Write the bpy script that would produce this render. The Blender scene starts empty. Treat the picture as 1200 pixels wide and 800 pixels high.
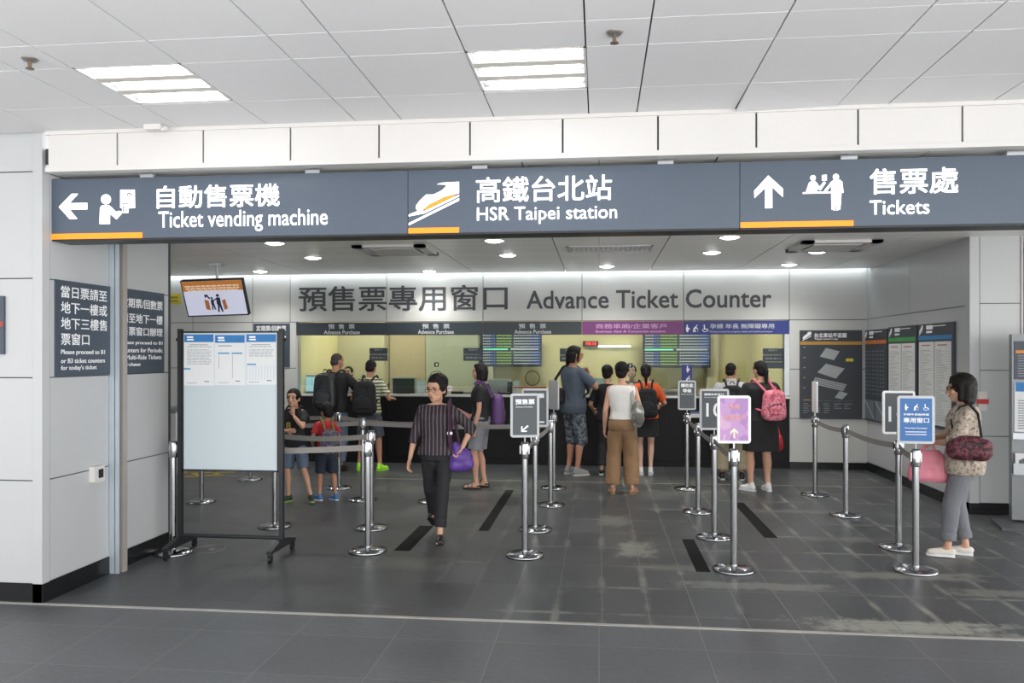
import bpy, bmesh, math, random
import numpy as np
from mathutils import Vector, Matrix, noise as mnoise
random.seed(7)
SC = bpy.context.scene
COL = SC.collection
R = math.radians

# ------------------------------------------------------------ camera, light, exposure
CAM_H = 1.7
YAW = math.atan(102 / 933)
cam_d = bpy.data.cameras.new('camera'); cam = bpy.data.objects.new('camera', cam_d); COL.objects.link(cam)
cam.location = (0, 0, CAM_H); cam.rotation_euler = (R(90), 0, YAW)
cam_d.sensor_width = 36; cam_d.lens = 933 * 36 / 1200; cam_d.shift_y = 15 / 1200
cam_d.clip_start = 0.05; cam_d.clip_end = 200
SC.camera = cam
SKY_L = 1.9; SKY_R = 5.4
W = bpy.data.worlds.new('daylight'); SC.world = W; W.use_nodes = True
bg = W.node_tree.nodes['Background']
# open daylight: brighter toward the street on the right, dimmer toward the station on the left
_nt = W.node_tree; _tc0 = _nt.nodes.new('ShaderNodeTexCoord'); _sp = _nt.nodes.new('ShaderNodeSeparateXYZ'); _mr = _nt.nodes.new('ShaderNodeMapRange')
_nt.links.new(_tc0.outputs['Generated'], _sp.inputs[0]); _nt.links.new(_sp.outputs['X'], _mr.inputs[0])
_mr.inputs[1].default_value = -.7; _mr.inputs[2].default_value = .8; _mr.inputs[3].default_value = SKY_L; _mr.inputs[4].default_value = SKY_R
_nt.links.new(_mr.outputs[0], bg.inputs[1]); bg.inputs[0].default_value = (1.0, 0.995, 0.98, 1)
SC.view_settings.view_transform = 'Standard'; SC.view_settings.look = 'None'
SC.view_settings.exposure = 0.0; SC.view_settings.gamma = 1.0; SC.view_settings.use_curve_mapping = False
TROFFER_E = 9.0; DOWN_W = 72.0; COVE_E = 8.0; BOOTH_E = 30.0

# ------------------------------------------------------------ helpers: colour, materials
def lin(c):
    if isinstance(c, str): c = [int(c[i:i + 2], 16) / 255 for i in (0, 2, 4)]
    return tuple(x / 12.92 if x <= .04045 else ((x + .055) / 1.055) ** 2.4 for x in c[:3]) + (1,)
MATS = {}
def node(nt, t, **kw):
    n = nt.nodes.new(t)
    for k, v in kw.items(): setattr(n, k, v)
    return n
def mat(name, col, rough=.5, metal=0, var=.06, scale=8, bump=0, emit=0, spec=.5, bscale=None):
    if name in MATS: return MATS[name]
    m = bpy.data.materials.new(name); m.use_nodes = True; nt = m.node_tree; b = nt.nodes['Principled BSDF']
    b.inputs['Roughness'].default_value = rough; b.inputs['Metallic'].default_value = metal
    b.inputs['Specular IOR Level'].default_value = spec
    c = lin(col)
    tc = node(nt, 'ShaderNodeTexCoord'); nz = node(nt, 'ShaderNodeTexNoise'); nz.inputs['Scale'].default_value = scale
    nz.inputs['Detail'].default_value = 3
    nt.links.new(tc.outputs['Object'], nz.inputs['Vector'])
    mx = node(nt, 'ShaderNodeMix', data_type='RGBA')
    mx.inputs[6].default_value = tuple(min(1, x * (1 - var)) for x in c[:3]) + (1,)
    mx.inputs[7].default_value = tuple(min(1, x * (1 + var)) for x in c[:3]) + (1,)
    nt.links.new(nz.outputs['Fac'], mx.inputs[0]); nt.links.new(mx.outputs[2], b.inputs['Base Color'])
    if emit:
        nt.links.new(mx.outputs[2], b.inputs['Emission Color']); b.inputs['Emission Strength'].default_value = emit
    if bump:
        n2 = node(nt, 'ShaderNodeTexNoise'); n2.inputs['Scale'].default_value = bscale or scale * 4; n2.inputs['Detail'].default_value = 4
        nt.links.new(tc.outputs['Object'], n2.inputs['Vector'])
        bp = node(nt, 'ShaderNodeBump'); bp.inputs['Strength'].default_value = bump; bp.inputs['Distance'].default_value = .02
        nt.links.new(n2.outputs['Fac'], bp.inputs['Height']); nt.links.new(bp.outputs[0], b.inputs['Normal'])
    MATS[name] = m
    return m
def ramp_mat(name, tex, cols, rough=.8, axis=None):
    """pattern material: tex(nt, object-coordinate output) gives a factor, cols = [(pos, colour), ...] constant steps"""
    if name in MATS: return MATS[name]
    m = bpy.data.materials.new(name); m.use_nodes = True; nt = m.node_tree; b = nt.nodes['Principled BSDF']
    b.inputs['Roughness'].default_value = rough
    tc = node(nt, 'ShaderNodeTexCoord'); fac = tex(nt, tc.outputs['Object'])
    cr = node(nt, 'ShaderNodeValToRGB'); cr.color_ramp.interpolation = 'CONSTANT'
    el = cr.color_ramp.elements
    while len(el) < len(cols): el.new(.5)
    for e, (p, c) in zip(el, cols): e.position = p; e.color = lin(c)
    nt.links.new(fac, cr.inputs[0]); nt.links.new(cr.outputs[0], b.inputs['Base Color'])
    MATS[name] = m
    return m
def t_noise(scale, detail=3):
    def f(nt, v):
        n = node(nt, 'ShaderNodeTexNoise'); n.inputs['Scale'].default_value = scale; n.inputs['Detail'].default_value = detail
        nt.links.new(v, n.inputs['Vector']); return n.outputs['Fac']
    return f
def t_wave(scale, direction='X', dist=0):
    def f(nt, v):
        n = node(nt, 'ShaderNodeTexWave', bands_direction=direction); n.inputs['Scale'].default_value = scale
        n.inputs['Distortion'].default_value = dist; n.inputs['Detail Scale'].default_value = 3
        nt.links.new(v, n.inputs['Vector']); return n.outputs['Fac']
    return f

# ------------------------------------------------------------ helpers: objects
def empty(name, loc=(0, 0, 0), rz=0):
    o = bpy.data.objects.new(name, None); COL.objects.link(o); o.location = loc; o.rotation_euler = (0, 0, rz)
    o.empty_display_size = .1
    return o
def tag(o, label, cat, group=None):
    o['label'] = label; o['category'] = cat
    if group: o['group'] = group
    return o
def thing(name, label, cat, loc=(0, 0, 0), rz=0, group=None):
    return tag(empty(name, loc, rz), label, cat, group)
def struct(o):
    o['kind'] = 'structure'; return o

class MB:
    """collects shapes, then links them as one mesh object"""
    def __init__(s): s.v = []; s.f = []; s.m = []; s.sm = []
    def add(s, vs, fs, m=0, smooth=False):
        b = len(s.v); s.v += [tuple(v) for v in vs]
        for f in fs: s.f.append(tuple(i + b for i in f)); s.m.append(m); s.sm.append(smooth)
    def box(s, a, b, m=0, M=None):
        x0, y0, z0 = a; x1, y1, z1 = b
        if x0 > x1: x0, x1 = x1, x0
        if y0 > y1: y0, y1 = y1, y0
        if z0 > z1: z0, z1 = z1, z0
        vs = [(x0, y0, z0), (x1, y0, z0), (x1, y1, z0), (x0, y1, z0), (x0, y0, z1), (x1, y0, z1), (x1, y1, z1), (x0, y1, z1)]
        if M is not None: vs = [M @ Vector(v) for v in vs]
        s.add(vs, [(0, 3, 2, 1), (4, 5, 6, 7), (0, 1, 5, 4), (1, 2, 6, 5), (2, 3, 7, 6), (3, 0, 4, 7)], m)
    def rbox(s, a, b, r=.01, m=0, M=None, axis='Y'):
        """box with rounded corners in the plane across axis"""
        lo = [min(p, q) for p, q in zip(a, b)]; hi = [max(p, q) for p, q in zip(a, b)]
        ax = 'XYZ'.index(axis); u, w = [i for i in range(3) if i != ax]
        if ax == 1: u, w = 0, 2
        r = min(r, (hi[u] - lo[u]) / 2.01, (hi[w] - lo[w]) / 2.01); pts = []
        for cx, cy, a0 in ((hi[u] - r, hi[w] - r, 0), (lo[u] + r, hi[w] - r, 90), (lo[u] + r, lo[w] + r, 180), (hi[u] - r, lo[w] + r, 270)):
            for k in range(5):
                t = R(a0 + k * 22.5); pts.append((cx + r * math.cos(t), cy + r * math.sin(t)))
        vs = []
        for h in (lo[ax], hi[ax]):
            for p in pts:
                v = [0, 0, 0]; v[u] = p[0]; v[w] = p[1]; v[ax] = h; vs.append(Vector(v))
        if M is not None: vs = [M @ v for v in vs]
        n = len(pts)
        fs = [tuple(range(n)), tuple(range(2 * n - 1, n - 1, -1))] + [(i, i + n, (i + 1) % n + n, (i + 1) % n) for i in range(n)]
        s.add(vs, fs, m)
    def cyl(s, p, q, r, r2=None, n=20, m=0, smooth=True, caps=True):
        p = Vector(p); q = Vector(q); d = (q - p).normalized(); r2 = r if r2 is None else r2
        a = d.orthogonal().normalized(); b = d.cross(a)
        vs = [p + (a * math.cos(2 * math.pi * i / n) + b * math.sin(2 * math.pi * i / n)) * r for i in range(n)]
        vs += [q + (a * math.cos(2 * math.pi * i / n) + b * math.sin(2 * math.pi * i / n)) * r2 for i in range(n)]
        s.add(vs, [(i, (i + 1) % n, n + (i + 1) % n, n + i) for i in range(n)], m, smooth)
        if caps: s.add(vs, [tuple(range(n - 1, -1, -1)), tuple(range(n, 2 * n))], m)
    def lathe(s, prof, c=(0, 0, 0), n=32, m=0, smooth=True):
        vs = []; k = len(prof)
        for i in range(n):
            t = 2 * math.pi * i / n
            for r, z in prof: vs.append((c[0] + r * math.cos(t), c[1] + r * math.sin(t), c[2] + z))
        fs = []
        for i in range(n):
            j = (i + 1) % n
            for a in range(k - 1): fs.append((i * k + a, j * k + a, j * k + a + 1, i * k + a + 1))
        s.add(vs, fs, m, smooth)
    def path(s, pts, r, n=10, m=0, flat=None):
        """tube along a polyline; flat=(w,h,up) makes a ribbon of that section"""
        pts = [Vector(p) for p in pts]; N = len(pts); vs = []
        if flat: w, h, up = flat; up = Vector(up)
        prev = None
        for i, p in enumerate(pts):
            d = (pts[min(i + 1, N - 1)] - pts[max(i - 1, 0)]).normalized()
            if flat:
                a = d.cross(up)
                a = a.normalized() if a.length > 1e-4 else d.orthogonal().normalized()
                b = a.cross(d).normalized()
                ring = [a * w / 2 + b * h / 2, -a * w / 2 + b * h / 2, -a * w / 2 - b * h / 2, a * w / 2 - b * h / 2]
            else:
                a = (prev - d * prev.dot(d)).normalized() if prev is not None and (prev - d * prev.dot(d)).length > 1e-4 else d.orthogonal().normalized()
                prev = a; b = d.cross(a)
                ring = [(a * math.cos(2 * math.pi * k / n) + b * math.sin(2 * math.pi * k / n)) * r for k in range(n)]
            vs += [p + q for q in ring]
        n = 4 if flat else n
        fs = [(i * n + k, i * n + (k + 1) % n, (i + 1) * n + (k + 1) % n, (i + 1) * n + k) for i in range(N - 1) for k in range(n)]
        s.add(vs, fs, m, not flat)
        s.add(vs, [tuple(range(n - 1, -1, -1)), tuple(range((N - 1) * n, N * n))], m)
    def ell(s, c, r, M=None, m=0, nu=20, nv=12):
        vs = []; fs = []
        for j in range(nv + 1):
            ph = math.pi * j / nv
            for i in range(nu):
                t = 2 * math.pi * i / nu
                v = Vector((r[0] * math.sin(ph) * math.cos(t), r[1] * math.sin(ph) * math.sin(t), r[2] * math.cos(ph)))
                if M is not None: v = M @ v
                vs.append(v + Vector(c))
        for j in range(nv):
            for i in range(nu):
                k = (i + 1) % nu; fs.append((j * nu + i, (j + 1) * nu + i, (j + 1) * nu + k, j * nu + k))
        s.add(vs, fs, m, True)
    def cap(s, p, q, r1, r2, n=14, m=0):
        """tapered capsule, closed"""
        p = Vector(p); q = Vector(q); d = q - p
        if d.length < 1e-6: d = Vector((0, 0, 1e-4)); q = p + d
        d = d.normalized(); a = d.orthogonal().normalized(); b = d.cross(a); vs = []; rings = []
        for ph in (-80, -55, -28, 0): rings.append((p + d * r1 * math.sin(R(ph)), r1 * math.cos(R(ph))))
        for ph in (0, 28, 55, 80): rings.append((q + d * r2 * math.sin(R(ph)), r2 * math.cos(R(ph))))
        for c, r in rings: vs += [c + (a * math.cos(2 * math.pi * i / n) + b * math.sin(2 * math.pi * i / n)) * r for i in range(n)]
        fs = [(j * n + i, j * n + (i + 1) % n, (j + 1) * n + (i + 1) % n, (j + 1) * n + i) for j in range(7) for i in range(n)]
        fs += [tuple(range(n - 1, -1, -1)), tuple(range(7 * n, 8 * n))]
        s.add(vs, fs, m, True)
    def sleeve(s, p, q, r1, r2, n=16):
        """closed tapered tube with flat ends"""
        p = Vector(p); q = Vector(q); d = (q - p).normalized(); a = d.orthogonal().normalized(); b = d.cross(a)
        s.loft([[c + (a * math.cos(2 * math.pi * i / n) + b * math.sin(2 * math.pi * i / n)) * r for i in range(n)] for c, r in ((p, r1), (q, r2))])
    def loft(s, rings, m=0, smooth=True):
        n = len(rings[0]); vs = [v for r in rings for v in r]; k = len(rings)
        fs = [(j * n + i, j * n + (i + 1) % n, (j + 1) * n + (i + 1) % n, (j + 1) * n + i) for j in range(k - 1) for i in range(n)]
        fs += [tuple(range(n - 1, -1, -1)), tuple(range((k - 1) * n, k * n))]
        s.add(vs, fs, m, smooth)
    def prism(s, poly, o, Rv, Uv, depth, m=0):
        """2-D polygon in the plane (o, Rv, Uv) pushed out by depth along Rv x Uv"""
        o = Vector(o); Rv = Vector(Rv); Uv = Vector(Uv); N = Rv.cross(Uv).normalized(); n = len(poly)
        vs = [o + Rv * x + Uv * y for x, y in poly] + [o + Rv * x + Uv * y + N * depth for x, y in poly]
        s.add(vs, [tuple(range(n - 1, -1, -1)), tuple(range(n, 2 * n))] + [(i, (i + 1) % n, n + (i + 1) % n, n + i) for i in range(n)], m)
    def mesh(s, name, mats):
        me = bpy.data.meshes.new(name); me.from_pydata(s.v, [], s.f)
        for mm in (mats if isinstance(mats, (list, tuple)) else [mats]): me.materials.append(mm)
        me.polygons.foreach_set('material_index', s.m); me.polygons.foreach_set('use_smooth', s.sm)
        me.update(); return me
    def build(s, name, mats, parent=None):
        o = bpy.data.objects.new(name, s.mesh(name, mats)); COL.objects.link(o)
        if parent is not None: o.parent = parent
        return o

def kids(o): return [c for c in bpy.data.objects if c.parent == o]
def copy_tree(o, parent=None):
    c = o.copy(); COL.objects.link(c)
    if parent is not None: c.parent = parent; c.matrix_parent_inverse = o.matrix_parent_inverse.copy()
    for ch in kids(o): copy_tree(ch, c)
    return c

# ------------------------------------------------------------ helpers: lettering
_tc = bpy.data.curves.new('lettering_source', 'FONT'); _to = bpy.data.objects.new('lettering_source', _tc); COL.objects.link(_to)
def text_geo(body, bold=0.0, space=1.0):
    _tc.body = body; _tc.size = 1; _tc.offset = 0; _tc.space_character = space; _tc.resolution_u = 3; _tc.fill_mode = 'FRONT'
    dg = bpy.context.evaluated_depsgraph_get(); dg.update()
    me = bpy.data.meshes.new_from_object(_to.evaluated_get(dg))
    vs = [(v.co.x, v.co.y) for v in me.vertices]; fs = [tuple(p.vertices) for p in me.polygons]
    bpy.data.meshes.remove(me)
    if bold and vs:      # heavier strokes: the outline laid down again a little to each side
        V, F_ = [], []
        for dx, dy in ((-1, -1), (1, -1), (-1, 1), (1, 1)):
            b = len(V); V += [(x + dx * bold, y + dy * bold) for x, y in vs]; F_ += [tuple(i + b for i in f) for f in fs]
        return V, F_
    return vs, fs
def put_text(mb, body, o, Rv, Uv, w=None, h=None, bold=.012, space=1.0, m=0, out=.002, align='L'):
    """letters fitted to width w and height h, lower left corner at o (plane Rv, Uv)"""
    vs, fs = text_geo(body, bold, space)
    if not vs: return
    xs = [v[0] for v in vs]; ys = [v[1] for v in vs]; x0, y0 = min(xs), min(ys); dx = max(xs) - x0; dy = max(ys) - y0
    if w is None: sx = sy = h / dy
    elif h is None: sx = sy = w / dx
    else: sx = w / dx; sy = h / dy
    o = Vector(o); Rv = Vector(Rv); Uv = Vector(Uv); N = Rv.cross(Uv).normalized()
    off = {'L': 0, 'C': -dx * sx / 2, 'R': -dx * sx}[align]
    c4 = max(1, len(vs) // 4) if bold else len(vs)
    P = [o + Rv * ((x - x0) * sx + off) + Uv * ((y - y0) * sy) + N * (out + .0005 * (i // c4)) for i, (x, y) in enumerate(vs)]
    mb.add(P, fs, m)
X, Y, Z = Vector((1, 0, 0)), Vector((0, 1, 0)), Vector((0, 0, 1))

# pixel of the photograph -> point of the place at a known distance (used for measuring it out)
_c, _s = math.cos(YAW), math.sin(YAW)
def ray(px, py):
    u = (px - 600) / 933; v = (415 - py) / 933
    return Vector((u * _c - _s, u * _s + _c, v))
def atY(px, py, y): r = ray(px, py); return Vector((0, 0, CAM_H)) + r * (y / r.y)
def atX(px, py, x): r = ray(px, py); return Vector((0, 0, CAM_H)) + r * (x / r.x)
def atZ(px, py, z): r = ray(px, py); return Vector((0, 0, CAM_H)) + r * ((z - CAM_H) / r.z)
# ------------------------------------------------------------ materials of the place
M_panel = mat('grey composite panel', 'b6b8ba', .32, 0, .03, 3)
M_panel_in = mat('brushed grey panel', 'c6c7c4', .22, .0, .03, 3)
M_seam = mat('dark joint', '3c4046', .7)
M_white = mat('white painted metal', 'cfcdcb', .45, 0, .02, 4)
M_tile = mat('white ceiling tile', 'dfdfe1', .55, 0, .03, 1.3)
M_void = mat('ceiling void', '55555a', .9)
M_base = mat('black skirting', '17181b', .25, 0, .1)
M_alu = mat('aluminium', 'b9bcc0', .35, .7, .05)
M_steel = mat('polished steel', 'c3c5c8', .2, 1, .05, 20)
M_dark = mat('dark slate sign face', '3f4956', .45, 0, .04)
M_navy = mat('sign board blue grey', '4c5766', .4, 0, .05, 3)
M_letter = mat('white lettering', 'f4f6f8', .5, 0, .01)
M_glow = mat('backlit white lettering', 'ffffff', .5, 0, .01, emit=1.1)
M_glowO = mat('backlit orange strip', 'ff8c1e', .5, 0, .03, emit=.55)
M_orange = mat('orange strip', 'd98c2b', .5)
M_char = mat('charcoal letters', '43464a', .5)
M_black = mat('black plastic', '17181a', .45, 0, .1)
M_blackmetal = mat('black powder coated steel', '25272a', .4, .2, .1)
M_booth = mat('cream booth wall', 'dbd1a8', .6, 0, .04, 2)
M_beige = mat('beige grey booth cabinet', 'c2bba6', .6, 0, .04, 2)
M_paper = mat('white paper', 'dee0e2', .7, 0, .01)
M_greytxt = mat('small grey print', '8b9096', .7)

def brick_floor():
    def make(name, bw, rh, ox, oy, stain):
        m = bpy.data.materials.new(name); m.use_nodes = True; nt = m.node_tree; b = nt.nodes['Principled BSDF']; L = nt.links.new
        tc = node(nt, 'ShaderNodeTexCoord'); mp = node(nt, 'ShaderNodeMapping'); mp.inputs['Location'].default_value = (ox, oy, 0)
        L(tc.outputs['Object'], mp.inputs[0])
        def brick(ms, smooth):
            n = node(nt, 'ShaderNodeTexBrick'); n.offset = 0; n.squash = 1; n.inputs['Scale'].default_value = 1
            n.inputs['Brick Width'].default_value = bw; n.inputs['Row Height'].default_value = rh
            n.inputs['Mortar Size'].default_value = ms; n.inputs['Mortar Smooth'].default_value = smooth
            n.inputs['Color1'].default_value = lin('454749' if stain else '57595c'); n.inputs['Color2'].default_value = lin('505254' if stain else '5f6164'); n.inputs['Bias'].default_value = 0
            L(mp.outputs[0], n.inputs['Vector']); return n
        b1 = brick(.0035, .1)
        n1 = node(nt, 'ShaderNodeTexNoise'); n1.inputs['Scale'].default_value = 1.6; n1.inputs['Detail'].default_value = 6; L(tc.outputs['Object'], n1.inputs['Vector'])
        n2 = node(nt, 'ShaderNodeTexNoise'); n2.inputs['Scale'].default_value = 30; n2.inputs['Detail'].default_value = 4; L(tc.outputs['Object'], n2.inputs['Vector'])
        def mixc(fac, a, c, blend='MIX'):
            x = node(nt, 'ShaderNodeMix', data_type='RGBA', blend_type=blend)
            if isinstance(fac, float): x.inputs[0].default_value = fac
            else: L(fac, x.inputs[0])
            for s_, v in ((6, a), (7, c)):
                if isinstance(v, tuple): x.inputs[s_].default_value = v
                else: L(v, x.inputs[s_])
            return x.outputs[2]
        def math_(op, a, c=0.0):
            x = node(nt, 'ShaderNodeMath', operation=op)
            for i, v in enumerate((a, c)):
                if isinstance(v, (int, float)): x.inputs[i].default_value = v
                else: L(v, x.inputs[i])
            x.use_clamp = False; return x.outputs[0]
        r1 = node(nt, 'ShaderNodeMapRange'); r1.inputs[1].default_value = .3; r1.inputs[2].default_value = .7; r1.inputs[3].default_value = .86; r1.inputs[4].default_value = 1.12
        L(n1.outputs['Fac'], r1.inputs[0])
        col = mixc(1.0, b1.outputs['Color'], r1.outputs[0], 'MULTIPLY')
        r2 = node(nt, 'ShaderNodeMapRange'); r2.inputs[1].default_value = .3; r2.inputs[2].default_value = .7; r2.inputs[3].default_value = .9; r2.inputs[4].default_value = 1.1
        L(n2.outputs['Fac'], r2.inputs[0]); col = mixc(1.0, col, r2.outputs[0], 'MULTIPLY')
        sx = node(nt, 'ShaderNodeSeparateXYZ'); L(tc.outputs['Object'], sx.inputs[0])
        if stain:
            b2 = brick(.042, 1.0)
            n3 = node(nt, 'ShaderNodeTexNoise'); n3.inputs['Scale'].default_value = 1.3; n3.inputs['Detail'].default_value = 5; n3.inputs['Roughness'].default_value = .65
            L(tc.outputs['Object'], n3.inputs['Vector'])
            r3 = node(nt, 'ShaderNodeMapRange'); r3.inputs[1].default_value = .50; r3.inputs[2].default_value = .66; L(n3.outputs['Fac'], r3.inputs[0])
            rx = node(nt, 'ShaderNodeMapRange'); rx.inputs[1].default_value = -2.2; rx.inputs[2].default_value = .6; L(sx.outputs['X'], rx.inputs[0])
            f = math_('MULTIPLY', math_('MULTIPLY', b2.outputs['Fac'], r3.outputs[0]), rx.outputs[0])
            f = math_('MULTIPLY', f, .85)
            n4 = node(nt, 'ShaderNodeTexNoise'); n4.inputs['Scale'].default_value = 9; n4.inputs['Detail'].default_value = 5; n4.inputs['Roughness'].default_value = .7; L(tc.outputs['Object'], n4.inputs['Vector'])
            # single tiles that are worn pale
            for cx_, cy_, hx_, hy_, a_ in ((.31, 7.02, .17, .29, .6), (1.93, 5.20, .6, .13, .9), (.15, 8.2, .16, .28, .3), (2.35, 6.4, .55, .11, .4), (1.15, 6.0, .6, .10, .4), (-1.55, 6.35, .4, .2, .18), (2.9, 6.0, .4, .1, .35), (.65, 6.45, .35, .1, .25), (2.2, 7.6, .4, .1, .2), (2.1, 8.9, .5, .1, .2)):
                dx = math_('ABSOLUTE', math_('ADD', sx.outputs['X'], -cx_)); dy = math_('ABSOLUTE', math_('ADD', sx.outputs['Y'], -cy_))
                e = math_('MAXIMUM', math_('DIVIDE', dx, hx_), math_('DIVIDE', dy, hy_))
                e = math_('ADD', e, math_('ADD', math_('MULTIPLY', n4.outputs['Fac'], 2.2), -1.1))
                k_ = node(nt, 'ShaderNodeMapRange'); k_.inputs[1].default_value = 1.1; k_.inputs[2].default_value = .55; k_.inputs[3].default_value = 0; k_.inputs[4].default_value = a_; L(e, k_.inputs[0])
                f = math_('MAXIMUM', f, k_.outputs[0])
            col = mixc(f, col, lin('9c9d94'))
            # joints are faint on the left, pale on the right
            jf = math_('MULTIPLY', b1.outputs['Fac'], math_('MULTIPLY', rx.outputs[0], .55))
        else:
            jf = math_('MULTIPLY', b1.outputs['Fac'], .5)
        fl = mixc(b1.outputs['Fac'], col, lin('3a3c3f'))
        col = mixc(jf, fl, lin('94958f'))
        L(col, b.inputs['Base Color'])
        rr = node(nt, 'ShaderNodeMapRange'); rr.inputs[3].default_value = .28; rr.inputs[4].default_value = .5; L(n1.outputs['Fac'], rr.inputs[0]); L(rr.outputs[0], b.inputs['Roughness'])
        b.inputs['Specular IOR Level'].default_value = .38
        bp = node(nt, 'ShaderNodeBump'); bp.inputs['Strength'].default_value = .25; bp.inputs['Distance'].default_value = .004
        h = math_('SUBTRACT', n2.outputs['Fac'], b1.outputs['Fac']); L(h, bp.inputs['Height']); L(bp.outputs[0], b.inputs['Normal'])
        return m
    # a joint runs at X=0; outer rows from the threshold at Y=5.04 toward the hall
    return make('outer slate floor tiles', .612, .6, 0.0, -5.27 + 6.0, False), make('inner slate floor tiles', .305, .6, -.02, -5.25 + 6, True)
M_fo, M_fi = brick_floor()
THR = 5.04; YB = 12.2; XR = 3.92; XL = -3.78; ZL = 2.95; ZU = 3.21

fl = MB()
fl.box((-12, .6, -.1), (12, THR, 0), 0); fl.box((-12, THR, -.1), (12, 16, 0), 1)
struct(fl.build('floor', [M_fo, M_fi]))
t = MB(); t.box((-12, THR - .018, 0), (12, THR + .018, .003)); struct(t.build('trim_1', mat('aluminium threshold strip', 'b5b3ae', .45, .3, .2, 6)))
# line joint in front of the counter
t = MB(); t.box((-8, 10.62, 0), (XR, 10.645, .002)); struct(t.build('trim_2', mat('pale floor joint', '7c7a70', .6, 0, .2)))
# dark anti-slip inlays in the floor
M_inlay = mat('dark floor inlay', '121213', .75, 0, .2, spec=.15)
n = 3
for (px, py, y0, y1, w) in ((584, 595, 7.6, 9.9, .10), (480, 636, 6.75, 7.75, .14), (884, 609, 7.6, 9.35, .12), (822, 665, 6.35, 7.45, .11)):
    c = atZ(px, py, 0); t = MB(); t.box((c.x - w / 2, y0, 0), (c.x + w / 2, y1, .002)); struct(t.build('trim_%d' % n, M_inlay)); n += 1
# yellow guide marking by the left back wall
t = MB()
for (a, b) in (((205, 554), (275, 553)), ((212, 559), (262, 556)), ((222, 553), (236, 558)), ((250, 553), (258, 557))):
    p, q = atZ(*a, 0), atZ(*b, 0); p.z = q.z = .002; t.path([p, q], 0, flat=(.07, .003, (0, 0, 1)))
struct(t.build('trim_%d' % n, mat('worn yellow floor paint', 'a8903c', .6, 0, .3))); n += 1
t = MB(); c = atZ(246, 643, 0); t.lathe([(.15, .0), (.15, .003), (.125, .003), (.125, 0)], c); t.lathe([(0.001, .002), (.06, .002), (.06, 0)], c)
tag(t.build('floor_hatch', mat('worn steel hatch ring', '6b6c6a', .4, .5)), 'small round steel hatch ring set flush in the floor behind the rolling board', 'hatch')

# ---- upper ceiling of tiles
xs = []
x = -.065
for k in range(-6, 6): xs += [x + 1.5 * k, x + 1.5 * k + .3, x + 1.5 * k + .9]
xs = [v for v in xs if -9.1 < v < 8.5]
ys = [THR, 4.555, 3.925]
y = 3.62
while y > .3: ys += [y, y - .6, y - 1.2]; y -= 1.5
TRO = [(-2.765, 3.925), (-.665, 3.925)]
TRO_ALL = TRO + [(-6.265 + .5, 2.42), (-2.765, 1.22 - .3), (-.665, 1.22 - .3), (1.435 - .6, .92), (4.435 - .6, 3.925 - 99)]
cl = MB(); g = .004
for i in range(len(xs) - 1):
    for j in range(len(ys) - 1):
        x0, x1, y1, y0 = xs[i], xs[i + 1], ys[j], ys[j + 1]
        if any(abs(x0 - a) < .02 and abs(y0 - b) < .02 for a, b in TRO): continue
        if abs(x0 - .835) < .05 and j == 0:   # a tile that has slipped from its rail
            vs = [(x0 + g, y0 + g, ZU), (x1 - g, y0 + g, ZU), (x1 - g, y1 - g, ZU - .005), (x0 + g, y1 - g, ZU - .022)]
            cl.add(vs + [(a, b, c + .02) for a, b, c in vs], [(0, 3, 2, 1), (4, 5, 6, 7), (0, 1, 5, 4), (1, 2, 6, 5), (2, 3, 7, 6), (3, 0, 4, 7)], 0); continue
        dz = random.uniform(-.0004, .0004)
        cl.box((x0 + g, y0 + g, ZU + dz), (x1 - g, y1 - g, ZU + .02 + dz), 0)
cl.box((-9.2, .3, ZU + .16), (8.6, THR + .1, ZU + .2), 1)
struct(cl.build('ceiling', [M_tile, M_void]))

# ---- bulkhead over the opening
bk = MB(); bx = [atY(p, 160, THR).x for p in (57, 138.5, 239, 341, 444.5, 551, 659.5, 771, 886, 1005, 1127)]
while bx[-1] < 9: bx.append(bx[-1] + .62)
for a, b in zip(bx, bx[1:]): bk.box((a + .006, THR - .01, 2.965), (b - .006, THR + .03, 3.19), 0)
bk.box((bx[0], THR + .01, 2.95), (bx[-1], THR + .06, ZU + .16), 1)
bk.box((bx[0] - .01, THR - .022, 3.185), (bx[-1], THR + .02, ZU), 0)
bk.box((bx[0] - .01, THR - .022, 2.935), (bx[-1], THR + .05, 2.968), 0)
struct(bk.build('wall_front', [M_white, M_seam]))

# ---- lower ceiling of metal planks
def plank_mat():
    m = bpy.data.materials.new('metal ceiling planks'); m.use_nodes = True; nt = m.node_tree; b = nt.nodes['Principled BSDF']; L = nt.links.new
    tc = node(nt, 'ShaderNodeTexCoord'); br = node(nt, 'ShaderNodeTexBrick'); br.offset = 0
    br.inputs['Scale'].default_value = 1; br.inputs['Brick Width'].default_value = 50; br.inputs['Row Height'].default_value = .15
    br.inputs['Mortar Size'].default_value = .004; br.inputs['Color1'].default_value = lin('f2f2ee'); br.inputs['Color2'].default_value = lin('eaeae6'); br.inputs['Mortar'].default_value = lin('a8a8a5')
    L(tc.outputs['Object'], br.inputs['Vector']); L(br.outputs['Color'], b.inputs['Base Color'])
    b.inputs['Roughness'].default_value = .33; b.inputs['Metallic'].default_value = .0
    return m
lc = MB(); sx_ = [-8.5, -5.67, -4.42, -3.17, -1.9, -.5, .75, 2.02, 3.32, 4.55, 5.8, 7.0, 9.0]
for a, b in zip(sx_, sx_[1:]): lc.box((a + .006, THR + .05, ZL), (b - .006, YB - .12, ZL + .05), 0)
lc.box((-8.5, THR + .05, ZL + .06), (9, YB + .02, ZL + .16), 1)
struct(lc.build('ceiling', [plank_mat(), M_seam]))

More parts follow.
